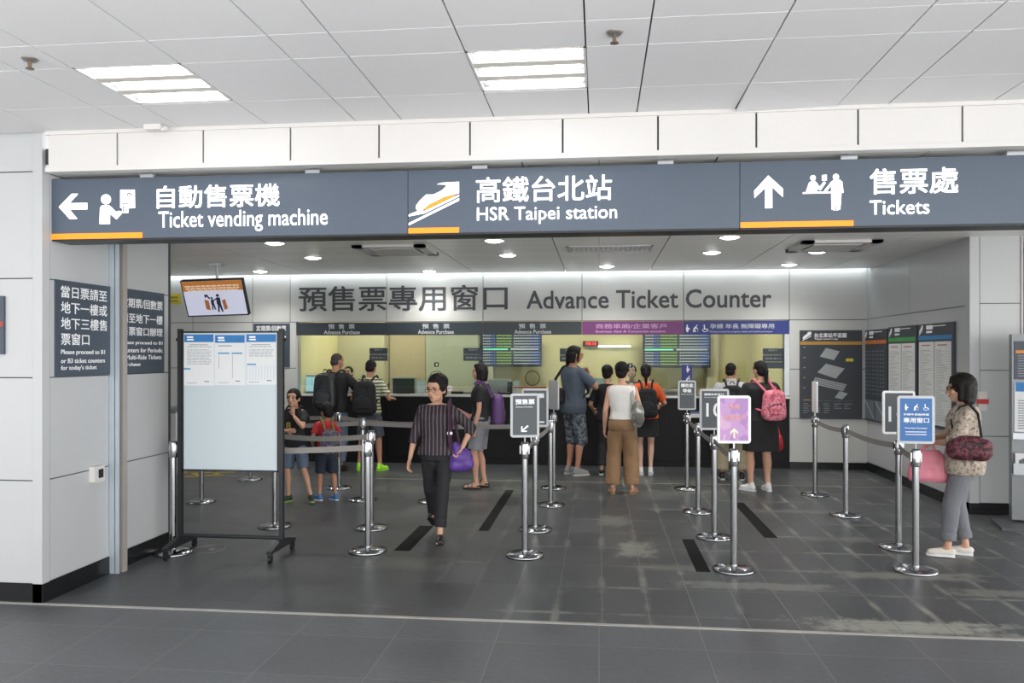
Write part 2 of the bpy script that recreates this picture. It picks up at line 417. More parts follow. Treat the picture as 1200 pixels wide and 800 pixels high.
# ---- panel walls: boxes split at given seams, dark backing shows in the gaps
def panels(mb, axis, c0, c1, us, vs, m=0, g=.004, back=.04):
    """axis 'Y': face at y=c0 (front) to c1, us = x seams, vs = z seams; axis 'X': face at x=c0, us = y seams"""
    for a, b in zip(us, us[1:]):
        for p, q in zip(vs, vs[1:]):
            if axis == 'Y': mb.box((a + g, c0, p + g), (b - g, c0 + (c1 - c0) * .5, q - g), m)
            else: mb.box((c0, a + g, p + g), (c0 + (c1 - c0) * .5, b - g, q - g), m)
    if axis == 'Y': mb.box((us[0], c0 + (c1 - c0) * .12, vs[0]), (us[-1], c1, vs[-1]), 1)
    else: mb.box((c0 + (c1 - c0) * .12, us[0], vs[0]), (c1, us[-1], vs[-1]), 1)
ZS = [.13, .835, 1.54, 2.22, 2.95]
wl = MB()
panels(wl, 'Y', 5.06, 5.14, [-6.5, -5.2, XL - .07], ZS + [ZU + .16])
panels(wl, 'X', XL, XL - .08, [5.13, 5.80, 6.66], ZS)
wl.box((XL - .07, 5.055, .13), (XL, 5.13, ZU + .1), 0)      # corner trim
wl.box((-6.5, 5.10, 0), (XL - .08, 6.66, ZU + .1), 1)
wl.box((XL - .08, 5.13, 2.95), (XL, 6.66, 2.952), 1)
panels(wl, 'Y', 6.70, 6.66, [-6.5, -5, XL], ZS)
struct(wl.build('wall_left', [M_panel, M_seam]))
b = MB(); b.box((-6.5, 5.055, 0), (XL - .002, 5.12, .13)); b.box((XL - .07, 5.055, 0), (XL + .006, 6.66, .13)); struct(b.build('baseboard_left', M_base))

# back wall with the counter opening
WX0, WX1, WZ0, WZ1 = -4.78, 2.76, 1.085, 2.2
bxs = [-8.4, -7.9, -6.51, -5.505, -4.882, -3.313, -1.785, -.259, 1.265, 2.809, XR + .12]
wb = MB()
panels(wb, 'Y', YB, YB + .08, bxs, [2.21, ZL + .1], g=.005)
panels(wb, 'Y', YB, YB + .08, [-8.4, -7.9, -6.51, -5.505, WX0], [.1, .75, 1.48, 2.21], g=.005)
panels(wb, 'Y', YB, YB + .08, [WX1 + .05, XR + .12], [.1, .75, 1.48, 2.21], g=.005)
struct(wb.build('wall_back', [M_panel_in, M_seam]))
b = MB(); b.box((-8.4, YB - .015, 0), (WX0, YB + .08, .1)); b.box((WX1 + .05, YB - .015, 0), (XR, YB + .08, .1)); struct(b.build('baseboard_back', M_base))
# right return wall and column
wr = MB()
panels(wr, 'X', XR, XR + .08, [9.0, 10.6, YB], [.12, .78, 1.5, 2.22, 3.1])
wr.box((XR - .002, 8.944, .12), (XR + .095, 9.06, 3.1), 0)
panels(wr, 'Y', 8.95, 9.03, [XR, XR + .10, 4.43], [.12, .83, 1.53, 2.24, 3.1])
wr.box((4.43, 8.94, .12), (4.45, 9.4, 3.1), 0)
wr.box((XR + .09, 9.0, 0), (4.44, YB, 3.1), 1)
struct(wr.build('wall_right', [M_panel, M_seam]))
b = MB(); b.box((XR - .012, 8.94, 0), (XR + .08, YB, .12)); b.box((XR - .012, 8.935, 0), (4.45, 9.02, .12)); struct(b.build('baseboard_right', M_base))
b = MB(); b.box((4.45, 9.35, 0), (9, 9.45, 3.1)); b.box((4.46, 9.28, 0), (4.52, 9.36, 2.86), 1); b.box((4.46, 9.28, 2.8), (9, 9.36, 2.86), 1)
struct(b.build('wall_side', [mat('brown stone wall', '6d5a4c', .5), M_blackmetal]))
b = MB(); b.box((-8.5, 6.7, 0), (-8.4, 16, 3.1)); struct(b.build('wall_far', M_panel_in))

# square shutter post on the left pier and its outlet
p = MB(); p.box((XL, 5.80, 0), (XL + .05, 5.845, ZL), 0); p.box((XL + .045, 5.80, 0), (XL + .05, 5.845, ZL), 1); p.box((XL + .05, 5.80, 0), (XL + .085, 5.806, ZL), 0)
p.box((XL + .04, 5.845, 0), (XL + .09, 5.90, ZL), 1)
tag(p.build('shutter_guide', [mat('pale blue grey steel', 'b6c0c9', .35, .3), mat('brushed brown steel', 'a39c96', .4, .1)]), 'tall metal shutter guide rail running up the left pier', 'rail')
o = thing('wall_socket', 'small white socket box with a black opening low on the left pier', 'socket', (XL, 5.62, .80))
q = MB(); q.rbox((0, -.06, -.06), (.045, .06, .06), .01, axis='X'); q.build('box', M_white, o)
q = MB(); q.rbox((.045, -.015, -.03), (.048, .04, .035), .004, axis='X'); q.build('opening', M_black, o)

# ---- booth behind the counter
bo = MB()
YBB = 15.0
bo.box((-5.0, YBB, 0), (3.0, YBB + .1, 2.95), 0)
bo.box((WX0 - .1, YB + .09, 0), (WX0, YBB, 2.95), 0); bo.box((WX1, YB + .09, 0), (WX1 + .1, YBB, 2.95), 0)
bo.box((-4.78, 14.2, 0), (-3.9, YBB, 2.9), 1); bo.box((-3.88, 14.5, 0), (-3.2, YBB, 2.9), 2); bo.box((-3.17, 14.4, 0), (-2.2, YBB, 2.9), 3)
bo.box((-2.17, 14.6, 0), (-1.95, YBB, 2.9), 1)
bo.box((1.95, 14.75, 0), (2.15, YBB, 2.9), 1)
struct(bo.build('wall_booth', [M_booth, M_beige, mat('warm beige booth door', 'b5a68f', .6), mat('grey green booth partition', 'a9ad9f', .6)]))
b = MB(); b.box((-5, YB + .09, 2.95), (3, YBB + .1, 3.0)); struct(b.build('ceiling', mat('booth ceiling', 'd8d4c4', .7)))
for i, xx in enumerate((-3.6, -1.1, 1.3)):
    o = thing('ceiling_light', ('long ceiling lamp inside the booth above the left windows', 'long ceiling lamp inside the booth above the middle windows', 'long ceiling lamp inside the booth above the blue sign')[i], 'lamp', (xx, 13.4, 2.95), 0, 'booth ceiling lamps')
    q = MB(); q.box((-.62, -.1, -.05), (.62, .1, 0)); q.build('housing', M_white, o)
    q = MB(); q.box((-.6, -.08, -.058), (.6, .08, -.05)); q.build('diffuser', mat('lit booth diffuser', 'fff4d8', .5, emit=BOOTH_E * 2.2), o)
# glass panes
def glass_mat():
    m = bpy.data.materials.new('clear window glass'); m.use_nodes = True; nt = m.node_tree; nt.nodes.remove(nt.nodes['Principled BSDF'])
    out = nt.nodes['Material Output']; tr = node(nt, 'ShaderNodeBsdfTransparent'); tr.inputs[0].default_value = (.9, .95, .92, 1)
    gl = node(nt, 'ShaderNodeBsdfGlossy'); gl.inputs['Roughness'].default_value = .03
    fr = node(nt, 'ShaderNodeFresnel'); fr.inputs[0].default_value = 1.22; mx = node(nt, 'ShaderNodeMixShader')
    nt.links.new(fr.outputs[0], mx.inputs[0]); nt.links.new(tr.outputs[0], mx.inputs[1]); nt.links.new(gl.outputs[0], mx.inputs[2]); nt.links.new(mx.outputs[0], out.inputs[0])
    return m
M_glass = glass_mat()
gx = [WX0, -3.313, -1.785, -.259, 1.265, WX1]
for i in range(5):
    q = MB(); q.box((gx[i] + .004, YB + .10, WZ0 + .12), (gx[i + 1] - .004, YB + .108, WZ1)); struct(q.build('window_%d' % (i + 1), M_glass))
q = MB(); q.box((WX0 - .002, YB, WZ0), (WX0 + .02, YB + .14, WZ1)); q.box((WX1 - .02, YB, WZ0), (WX1 + .052, YB + .14, WZ1)); struct(q.build('trim_20', M_alu))

# ---- ticket counter
o = thing('ticket_counter', 'long black ticket counter running under the booth windows', 'counter', (0, YB, 0))
q = MB()
for a, b_ in zip(gx, gx[1:]):
    h = (b_ - a) / 2
    for k in range(2): q.box((a + k * h + .004, .0, .1), (a + (k + 1) * h - .004, .03, 1.03))
q.box((WX0, .02, 0), (WX1 + .05, .5, 1.03)); q.box((WX0, .012, 0), (WX1 + .05, .03, .09))
q.build('front_panel', mat('black glossy counter front', '101113', .45, 0, .1, spec=.25), o)
q = MB(); q.box((WX0, -.03, 1.03), (WX1 + .05, .75, 1.06)); q.build('worktop', mat('black worktop', '1e1f22', .3), o)
q = MB(); q.box((WX0, -.035, 1.06), (WX1 + .05, .12, 1.075)); q.box((WX0, -.04, 1.045), (WX1 + .05, -.03, 1.075)); q.build('ledge', mat('pale steel ledge', 'c3c6c4', .3, .4), o)
q = MB()
for a in gx[1:-1]: q.cyl((a, .0, 1.075), (a, .104, 1.075), .01); q.box((a - .01, .09, 1.06), (a + .01, .12, 1.24))
q.build('glass_clamp', M_steel, o)
# ------------------------------------------------------------ lamps
M_tube = mat('lit fluorescent tube', 'ffffff', .5, 0, .01, emit=TROFFER_E)
M_refl = mat('troffer reflector', 'e6ebf0', .25, .4, .02)
def troffer(x, y, label):
    o = thing('ceiling_light', label, 'lamp', (x, y, ZU), 0, 'square ceiling lamps with three tubes')
    q = MB(); w = .6
    for a, b in (((0, 0), (w, .012)), ((0, w - .012), (w, w)), ((0, 0), (.012, w)), ((w - .012, 0), (w, w))): q.box((a[0], a[1], -.002), (b[0], b[1], .10))
    q.box((0, 0, .10), (w, w, .11)); q.build('housing', M_white, o)
    for k in range(3):
        yc = .1 + k * .2; q = MB()
        q.prism([(-.062, 0), (.062, 0), (.045, .07), (-.045, .07)], (.014, yc, .02), Y, Z, w - .028); q.build('reflector', M_refl, o)
        q = MB(); q.cyl((.07, yc, .012), (w - .04, yc, .012), .019); q.box((.05, yc - .045, .010), (w - .03, yc + .045, .019)); q.build('tube', M_tube, o)
        if k < 2:
            q = MB(); q.box((.012, yc + .066, .0), (w - .012, yc + .134, .04)); q.build('louvre', mat('warm grey louvre', 'cfccc4', .5), o)
    return o
troffer(TRO[0][0], TRO[0][1], 'square ceiling lamp with three tubes above the ticket vending machine sign')
troffer(TRO[1][0], TRO[1][1], 'square ceiling lamp with three tubes above the station name sign')
def downlight(px, py, label):
    c = atZ(px, py, ZL); o = thing('downlight', label, 'lamp', c, 0, 'round recessed downlights')
    q = MB(); q.lathe([(.125, .0), (.125, -.006), (.102, -.004), (.1, .02)], n=28); q.build('ring', M_white, o)
    q = MB(); q.lathe([(.001, -.02), (.06, -.016), (.1, .0), (.1, .01)], n=28); q.build('lens', mat('lit downlight lens', 'ffffff', .5, emit=26), o)
    l = bpy.data.lights.new('downlight_lamp', 'SPOT'); l.energy = DOWN_W; l.spot_size = R(130); l.spot_blend = .8; l.shadow_soft_size = .07; l.color = (1, .97, .92)
    lo = bpy.data.objects.new('lamp', l); COL.objects.link(lo); lo.parent = o; lo.location = (0, 0, -.03)
for a in ((322, 285, 'round downlight under the last letters of vending machine sign'), (367, 302, 'round downlight right of the leftmost one, nearer the back wall'),
          (305, 318, 'round downlight at back wall above hanging screen'), (579, 282, 'round downlight directly below the station name sign'),
          (595, 299, 'round downlight just behind the one below the station name sign'), (503, 318, 'round downlight at back wall above window character of lettering'),
          (711, 312, 'round downlight at back wall above the word Advance'), (855, 278, 'round downlight at the left end of the Tickets sign, nearest row'),
          (834, 296, 'round downlight behind the one left of the Tickets sign'), (958, 295, 'round downlight in front of the right ceiling vent'),
          (925, 310, 'round downlight at back wall above end of the word Counter')): downlight(*a)
q = MB(); q.box((-8, YB - .10, ZL + .03), (XR - .02, YB - .05, ZL + .05))
o = tag(q.build('cove_light', mat('lit cove strip', 'eef6ff', .5, emit=COVE_E)), 'long strip light hidden in ceiling slot along the back wall', 'lamp')
# ceiling vents
def cassette(px, py, label, kind):
    c = atZ(px, py, ZL); o = thing('ceiling_vent', label, 'vent', c, 0, 'air vents in the lower ceiling'); s = .42
    q = MB()
    if kind:
        for a, b in (((-s, -s), (s, -s + .12)), ((-s, s - .12), (s, s)), ((-s, -s), (-s + .12, s)), ((s - .12, -s), (s, s))): q.box((a[0], a[1], -.03), (b[0], b[1], -.001))
        q.build('frame', M_white, o)
        q = MB(); q.box((-s + .16, -s + .16, -.034), (s - .16, s - .16, -.006)); q.build('panel', M_white, o)
        q = MB(); q.box((-s + .12, -s + .12, -.004), (s - .12, s - .12, -.0005)); q.build('slot', M_seam, o)
    else:
        for a, b in (((-.5, -.25), (.5, -.22)), ((-.5, .22), (.5, .25)), ((-.5, -.25), (-.47, .25)), ((.47, -.25), (.5, .25))): q.box((a[0], a[1], -.012), (b[0], b[1], -.001))
        q.build('frame', M_alu, o); q = MB()
        for k in range(16): q.box((-.46 + k * .058, -.22, -.01), (-.43 + k * .058, .22, -.002))
        q.build('grille', M_alu, o)
cassette(465, 292, 'white air cassette in lower ceiling left of the station sign downlights', 1)
cassette(975, 287, 'white air cassette in lower ceiling above the right downlights', 1)
cassette(714, 291, 'slatted grey vent grille in the middle of the lower ceiling', 0)
for px, py, lb in ((35, 69, 'small ceiling sprinkler at far left of the tiled ceiling'), (720, 38, 'small ceiling sprinkler right of the station sign lamp')):
    c = atZ(px, py, ZU); o = thing('sprinkler', lb, 'sprinkler', c, 0, 'ceiling sprinklers')
    q = MB(); q.lathe([(.001, -.012), (.03, -.012), (.042, 0), (.042, .003)]); q.build('collar', mat('grey brown metal', '8a8580', .4, .6), o)
    q = MB(); q.cyl((0, 0, -.05), (0, 0, 0), .009); q.lathe([(.001, -.052), (.02, -.052), (.02, -.048), (.001, -.048)]); q.build('head', mat('bronze', '7a6a5c', .4, .7), o)
c = atZ(186, 150, ZU); q = MB(); q.rbox((-.05, -.03, -.035), (.07, .03, 0), .012); q.cyl((.06, 0, -.03), (.1, 0, -.02), .014)
o = q.build('ceiling_sensor', M_white); o.location = (c.x, THR - .08, ZU); tag(o, 'small white sensor on the ceiling above the bulkhead at left', 'sensor')

# ------------------------------------------------------------ hanging signs
SY = 5.15; SZ0, SZ1 = 2.485, 2.912
def sign_pt(px, py): return atY(px, py, SY)
def sign_box(name, label, x0, x1):
    o = thing(name, label, 'sign', ((x0 + x1) / 2, SY, SZ1), 0, 'hanging station signs')
    q = MB(); q.box((x0 - o.location.x + .002, 0, SZ0 - SZ1 + .012), (x1 - o.location.x - .002, .2, 0), 0); q.build('panel', M_navy, o)
    q = MB(); q.box((x0 - o.location.x + .002, .004, SZ0 - SZ1), (x1 - o.location.x - .002, .2, SZ0 - SZ1 + .011), 0); q.build('bottom_rail', M_blackmetal, o)
    return o
def on(o, v): return Vector(v) - o.location
def sign_text(o, body, px0, py0, px1, py1, m, bold=.014, name='lettering'):
    """py0 bottom, py1 top of the letters"""
    a = sign_pt(px0, py0); b = sign_pt(px1, py0); c = sign_pt(px0, py1); q = MB()
    a.z = (a.z + b.z) / 2
    put_text(q, body, on(o, (a.x, SY, a.z)), X, Z, b.x - a.x, c.z - a.z if c.z > a.z else .1, bold); q.build(name, m, o)
def poly_px(o, q, pts, depth=.003):
    P = [on(o, sign_pt(*p)) for p in pts]
    if sum(P[i].x * P[(i + 1) % len(P)].z - P[(i + 1) % len(P)].x * P[i].z for i in range(len(P))) < 0: P = P[::-1]
    q.prism([(p.x, p.z) for p in P], (0, 0, 0), X, Z, depth)
def disc_px(o, q, cx, cy, r):
    poly_px(o, q, [(cx + r * math.cos(t * math.pi / 12), cy + r * math.sin(t * math.pi / 12)) for t in range(24)])
s1x, s2x, s3x = -3.796, -1.254, .883
z8 = lambda pts: [(50 + x / 6, 200 + y / 6) for x, y in pts]
o = sign_box('hanging_sign', 'hanging dark sign with left arrow reading Ticket vending machine', s1x, s2x)
q = MB(); poly_px(o, q, z8([(115, 255), (205, 162), (250, 162), (190, 228), (314, 226), (314, 272), (192, 274), (245, 338), (192, 340)])); q.build('arrow', M_glow, o)
q = MB(); disc_px(o, q, 50 + 446 / 6, 200 + 201 / 6, 5.8)
poly_px(o, q, z8([(400, 374), (405, 262), (415, 246), (440, 240), (470, 244), (520, 290), (535, 282), (556, 286), (556, 302), (520, 342), (474, 302), (474, 374)])); q.build('person_symbol', M_glow, o)
q = MB(); poly_px(o, q, z8([(547, 134), (648, 134), (650, 262), (604, 264), (604, 296), (560, 296), (560, 264), (547, 262)])); q.build('machine_symbol', M_glow, o)
q = MB()
for pts in ([(556, 230), (608, 230), (608, 238), (556, 238)], [(566, 246), (572, 246), (572, 290), (566, 290)], [(580, 256), (586, 256), (586, 286), (580, 286)], [(592, 170), (606, 154), (620, 158), (634, 176), (626, 178), (614, 166), (606, 164), (596, 180)]):
    P = [on(o, sign_pt(*p)) - Y * .0035 for p in z8(pts)][::-1]
    q.prism([(p.x, p.z) for p in (P if sum(P[i].x * P[(i + 1) % len(P)].z - P[(i + 1) % len(P)].x * P[i].z for i in range(len(P))) > 0 else P[::-1])], (0, -.0032, 0), X, Z, .001)
q.build('machine_detail', M_navy, o)
sign_text(o, '自動售票機', 184, 243, 328, 218, M_glow, .011)
sign_text(o, 'Ticket vending machine', 186, 271, 384, 248, M_glow, .004)
def strip(o, x0, x1, h=.035):
    q = MB(); q.box((x0 - o.location.x, -.004, SZ0 - SZ1 + .012), (x1 - o.location.x, .0, SZ0 - SZ1 + .012 + h)); q.build('orange_strip', M_glowO, o)
strip(o, s1x + .002, sign_pt(167, 277).x, .038)
o = sign_box('hanging_sign', 'middle hanging dark sign with a train emblem reading HSR Taipei station', s2x, s3x)
z4 = lambda pts: [(460 + x / 4, 190 + y / 4) for x, y in pts]
q = MB(); poly_px(o, q, z4([(110, 205), (128, 180), (158, 152), (192, 152), (232, 132), (252, 112), (248, 105), (208, 104), (234, 96), (312, 92), (312, 146), (290, 150), (240, 164), (175, 196), (140, 228), (118, 228), (110, 218)]))
poly_px(o, q, z4([(76, 246), (112, 231), (150, 229), (312, 152), (312, 160), (150, 240), (76, 254)]))
poly_px(o, q, z4([(76, 286), (312, 168), (312, 180), (76, 296)])); q.build('train_emblem', M_glow, o)
q = MB(); P = [on(o, sign_pt(*p)) for p in z4([(140, 224), (172, 198), (245, 166), (296, 152), (284, 166), (205, 200), (160, 222)])][::-1]
q.prism([(p.x, p.z) for p in P], (0, -.0035, 0), X, Z, .001); q.build('train_stripe', M_glowO, o)
sign_text(o, '高鐵台北站', 558, 236, 717, 208, M_glow, .008)
sign_text(o, 'HSR Taipei station', 559, 262, 723, 243, M_glow, .004)
strip(o, s2x + .003, sign_pt(538, 270).x)
o = sign_box('hanging_sign', 'right hanging dark sign with up arrow reading Tickets', s3x, 3.25)
zt = lambda pts: [(860 + x / 4.2857, 180 + y / 4.2857) for x, y in pts]
q = MB(); poly_px(o, q, zt([(102, 186), (172, 110), (246, 176), (246, 218), (192, 168), (193, 273), (157, 274), (157, 172), (103, 224)])); q.build('arrow', M_glow, o)
q = MB(); disc_px(o, q, 860 + 397 / 4.2857, 180 + 122 / 4.2857, 3.2); disc_px(o, q, 860 + 512 / 4.2857, 180 + 117 / 4.2857, 3.6)
poly_px(o, q, zt([(362, 190), (376, 148), (388, 138), (408, 138), (418, 150), (430, 166), (452, 140), (462, 146), (434, 186), (416, 174), (418, 190)]))
poly_px(o, q, zt([(452, 186), (488, 142), (500, 132), (530, 130), (544, 142), (550, 196), (540, 196), (534, 280), (514, 286), (512, 200), (508, 286), (490, 280), (488, 160), (466, 190)]))
poly_px(o, q, zt([(346, 194), (490, 190), (490, 198), (346, 202)])); poly_px(o, q, zt([(442, 108), (466, 106), (466, 134), (442, 136)])); q.build('counter_symbol', M_glow, o)
sign_text(o, '售票處', 1019, 227, 1123, 198, M_glow, .011)
sign_text(o, 'Tickets', 1019, 251, 1089, 235, M_glow, .004)
strip(o, s3x + .003, sign_pt(1000, 263).x)
for px, lb in ((172, 'leftmost steel bracket'), (366, 'second steel bracket from the left'), (562, 'steel bracket above the station name'), (780, 'steel bracket above right part of station sign'), (995, 'steel bracket above the counter symbol'), (1190, 'rightmost steel bracket')):
    c = atY(px, 190, SY); q = MB(); q.box((-.05, -.02, -.0), (.05, .16, .024)); q.prism([(-.05, 0), (.05, 0), (.04, .008), (-.04, .008)], (0, -.02, .01), X, Z, .01)
    b_ = q.build('sign_bracket', M_alu); b_.location = (c.x, SY + .02, SZ1); tag(b_, lb + ' holding the hanging signs under the bulkhead', 'bracket', 'sign brackets')

# ------------------------------------------------------------ wall signs on the left pier (plane x = XL, right = +Y)
def wall_sign(px0, px1, pyt, pyb, label, lines, name='wall_sign'):
    a = atX(px0, pyt, XL); b = atX(px1, pyt, XL); z1 = a.z; z0 = atX(px0, pyb, XL).z
    o = thing(name, label, 'sign', (XL, a.y, z0), 0, 'dark notice signs on the left pier')
    q = MB(); q.box((0, 0, 0), (.012, b.y - a.y, z1 - z0)); q.build('panel', M_dark, o)
    wd = b.y - a.y; ht = z1 - z0; q = MB()
    for body, fx, fy, fw, fh, bd in lines:
        put_text(q, body, (.012, fx * wd, fy * ht), Y, Z, fw * wd, fh * ht, bd)
    q.build('lettering', M_letter, o); return o
wall_sign(63.5, 128, 327, 441, 'dark notice sign on front part of left pier about today ticket', [
    ('當日票請至', .08, .82, .84, .125, .009), ('地下一樓或', .08, .655, .84, .125, .009), ('地下三樓售', .08, .49, .84, .125, .009), ('票窗口', .08, .325, .5, .125, .009),
    ('Please proceed to B1', .08, .215, .80, .062, .012), ('or B3 ticket counters', .08, .135, .80, .05, .012), ('for today\'s ticket', .08, .05, .64, .062, .012)])
wall_sign(140, 191, 337, 438, 'dark notice sign behind the shutter rail about periodic tickets', [
    ('定期票/回數票', .0, .78, .95, .115, .009), ('請至地下一樓', .0, .60, .95, .115, .009), ('售票窗口辦理', .0, .45, .95, .105, .009),
    ('Please proceed to B1', .0, .335, .95, .055, .012), ('counters for Periodic', .0, .25, .95, .055, .012), ('& Multi-Ride Tickets', .0, .165, .92, .055, .012), ('purchase', .0, .075, .42, .055, .012)])
a = atY(-30, 347, 5.04); b = atY(4, 415, 5.04)
o = thing('edge_sign', 'dark sign panel with a red band cut by the left edge', 'sign', (b.x, 5.06, b.z))
q = MB(); q.box((-.35, -.02, 0), (0, 0, a.z - b.z)); q.build('panel', M_dark, o)
q = MB(); q.box((-.35, -.023, .19), (0, -.02, .225)); q.build('red_band', mat('dull red', '9a3d33', .5), o)

# ------------------------------------------------------------ big lettering on the back wall
def lying(name, label, cat, parts, mtl, Yp):
    q = MB()
    for body, x0, y0, x1, y1, bd in parts:
        a = atY(x0, y0, Yp); b = atY(x1, y0, Yp); c = atY(x0, y1, Yp)
        put_text(q, body, (a.x, Yp, a.z), X, Z, b.x - a.x, c.z - a.z, bd, out=.006)
    return tag(q.build(name, mtl), label, cat)
lying('wall_lettering', 'large charcoal Chinese lettering on wall above the left windows', 'lettering', [('預售票專用窗口', 350, 365, 595, 335.5, .012)], M_char, YB)
lying('wall_lettering', 'large charcoal words Advance Ticket Counter on the back wall', 'lettering', [('Advance Ticket Counter', 617, 362, 904, 340.5, .012)], M_char, YB)

# ------------------------------------------------------------ sign band above the windows
M_purple = mat('purple sign face', '7d3a7c', .45); M_blue = mat('deep blue sign face', '2d3b86', .45); M_band = mat('dark green grey sign face', '333d45', .4)
M_soft = mat('soft white lettering', 'cfd3d8', .5)
M_lilac = mat('lilac lettering', 'c79fc9', .5)
bz0, bz1 = 2.0, 2.2
def band(x0, x1, m, label, lines, ml):
    o = thing('window_sign', label, 'sign', ((x0 + x1) / 2, YB - .01, bz0), 0, 'sign strips above the windows')
    q = MB(); q.box((x0 - o.location.x + .004, 0, 0), (x1 - o.location.x - .004, .04, bz1 - bz0)); q.build('panel', m, o)
    q = MB()
    for body, a, y0, b, y1, bd in lines:
        p = atY(a, y0, YB); r = atY(b, y1, YB)
        put_text(q, body, (p.x - o.location.x, 0, p.z - bz0), X, Z, r.x - p.x, r.z - p.z, bd, out=.003)
    q.build('lettering', ml, o); return o
band(gx[0], gx[1], M_band, 'dark sign strip reading Advance Purchase above the leftmost window', [('預  售  票', 385, 385.4, 416, 379.6, .012), ('Advance Purchase', 380, 391.6, 422, 386.8, .02)], M_soft)
band(gx[1], gx[2], M_band, 'dark sign strip reading Advance Purchase above the second window', [('預  售  票', 495, 385, 527, 379.2, .012), ('Advance Purchase', 490, 391.2, 532, 386.4, .02)], M_soft)
band(gx[2], gx[3], M_band, 'dark sign strip reading Advance Purchase beside the purple strip', [('預  售  票', 608, 384.8, 640, 379, .012), ('Advance Purchase', 603, 391, 646, 386.2, .02)], M_soft)
band(gx[3], gx[4], M_purple, 'purple sign strip reading Business class and Corporate account', [('商務車廂/企業客戶', 698, 385, 781, 379, .012), ('Business class & Corporate account', 698, 390.4, 780, 386.6, .025)], M_lilac)
ob = band(gx[4], WX1 + .05, M_blue, 'blue sign strip with priority symbols above the rightmost window', [('孕婦 年長 無障礙專用', 832, 385, 907, 379, .012), ('Priority Counter for pregnant, elderly and disabled passengers', 832, 389.8, 905, 387.4, .01)], M_soft)
# priority symbols (pregnant, elder with stick, wheelchair), unit height 1
def sym(q, kind, o, Rv, Uv, h, out=.004, w=1.0):
    o = Vector(o) + Vector(Rv).cross(Vector(Uv)) * out
    def dot(x, y, r): q.prism([(x * w + r * math.cos(t * math.pi / 6), y + r * math.sin(t * math.pi / 6)) for t in range(12)], o, Vector(Rv) * h, Vector(Uv) * h, .001)
    def pl(pts): q.prism([(a * w, b) for a, b in pts], o, Vector(Rv) * h, Vector(Uv) * h, .001)
    if kind == 0:
        dot(.36, .9, .1); pl([(.3, 0), (.5, 0), (.52, .3), (.72, .38), (.74, .48), (.5, .62), (.46, .78), (.28, .78), (.2, .5), (.22, .3)])
    elif kind == 1:
        dot(.62, .9, .1); pl([(.1, 0), (.26, 0), (.3, .3), (.42, .5), (.72, .44), (.76, .52), (.62, .62), (.56, .78), (.4, .76), (.16, .5)])
        pl([(.74, 0), (.78, 0), (.78, .5), (.74, .5)]); pl([(.36, .0), (.5, .0), (.44, .34), (.34, .4)])
    else:
        dot(.36, .9, .1); pl([(.3, .35), (.42, .35), (.7, .36), (.9, .08), (.98, .12), (.78, .46), (.46, .46), (.44, .78), (.3, .78)])
        ring = [(.45 + .34 * math.cos(R(a)), .3 + .3 * math.sin(R(a))) for a in range(150, 350, 20)]; ins = [(.45 + .26 * math.cos(R(a)), .3 + .22 * math.sin(R(a))) for a in range(330, 149, -20)]
        for i in range(len(ring) - 1): pl([ring[i], ring[i + 1], ins[len(ins) - 2 - i], ins[len(ins) - 1 - i]])
q = MB()
for k, px in enumerate((802, 811, 822)):
    p = atY(px, 389, YB); sym(q, k, (p.x - ob.location.x, 0, p.z - bz0), X, Z, .11)
q.build('symbols', M_letter, ob)
# small hanging blue sign with the symbols
a = atY(799.5, 427, YB); b = atY(812, 452, YB)
o = thing('symbol_sign', 'narrow vertical blue sign with white symbols hung on the window glass', 'sign', (a.x, YB + .085, b.z))
q = MB(); q.box((0, 0, 0), (b.x - a.x, .012, a.z - b.z + .0)); q.build('panel', M_blue, o)
q = MB(); sym(q, 0, (.05, 0, .20), X, Z, .1); sym(q, 1, (.05, 0, .05), X, Z, .1); q.build('symbols', M_letter, o)
# small black service signs on the glass
for i, (x0, y0, x1, y1, lb) in enumerate(((433, 407.5, 454, 423, 'small black service sign on glass above the man in striped shirt'), (543, 407.5, 566, 423, 'small black service sign on glass left of the left timetable screen'),
                                    (656, 408, 679, 424, 'small black service sign on glass behind the tall man'), (894, 408, 917.5, 432, 'small black service sign of three rows on glass at the right end'))):
    a = atY(x0, y0, YB + .085); b = atY(x1, y1, YB + .085)
    o = thing('service_sign', lb, 'sign', (a.x, YB + .085, b.z), 0, 'small black service signs on the glass')
    q = MB(); h = a.z - b.z; nr = 3 if i == 3 else 2
    for r in range(nr): q.box((0, 0, h * r / nr + .004), (b.x - a.x, .012, h * (r + 1) / nr - .002))
    q.build('panel', M_band, o); q = MB(); w = b.x - a.x
    put_text(q, '服務中', (w / 2, 0, h * (nr - .42) / nr), X, Z, w * .45, h * .2 / nr * 1.4, .01, align='C'); put_text(q, '預售窗口', (w / 2, 0, h * (nr - 1.66) / nr), X, Z, w * .8, h * .26 / nr * 1.3, .01, align='C')
    q.build('lettering', M_greytxt, o)
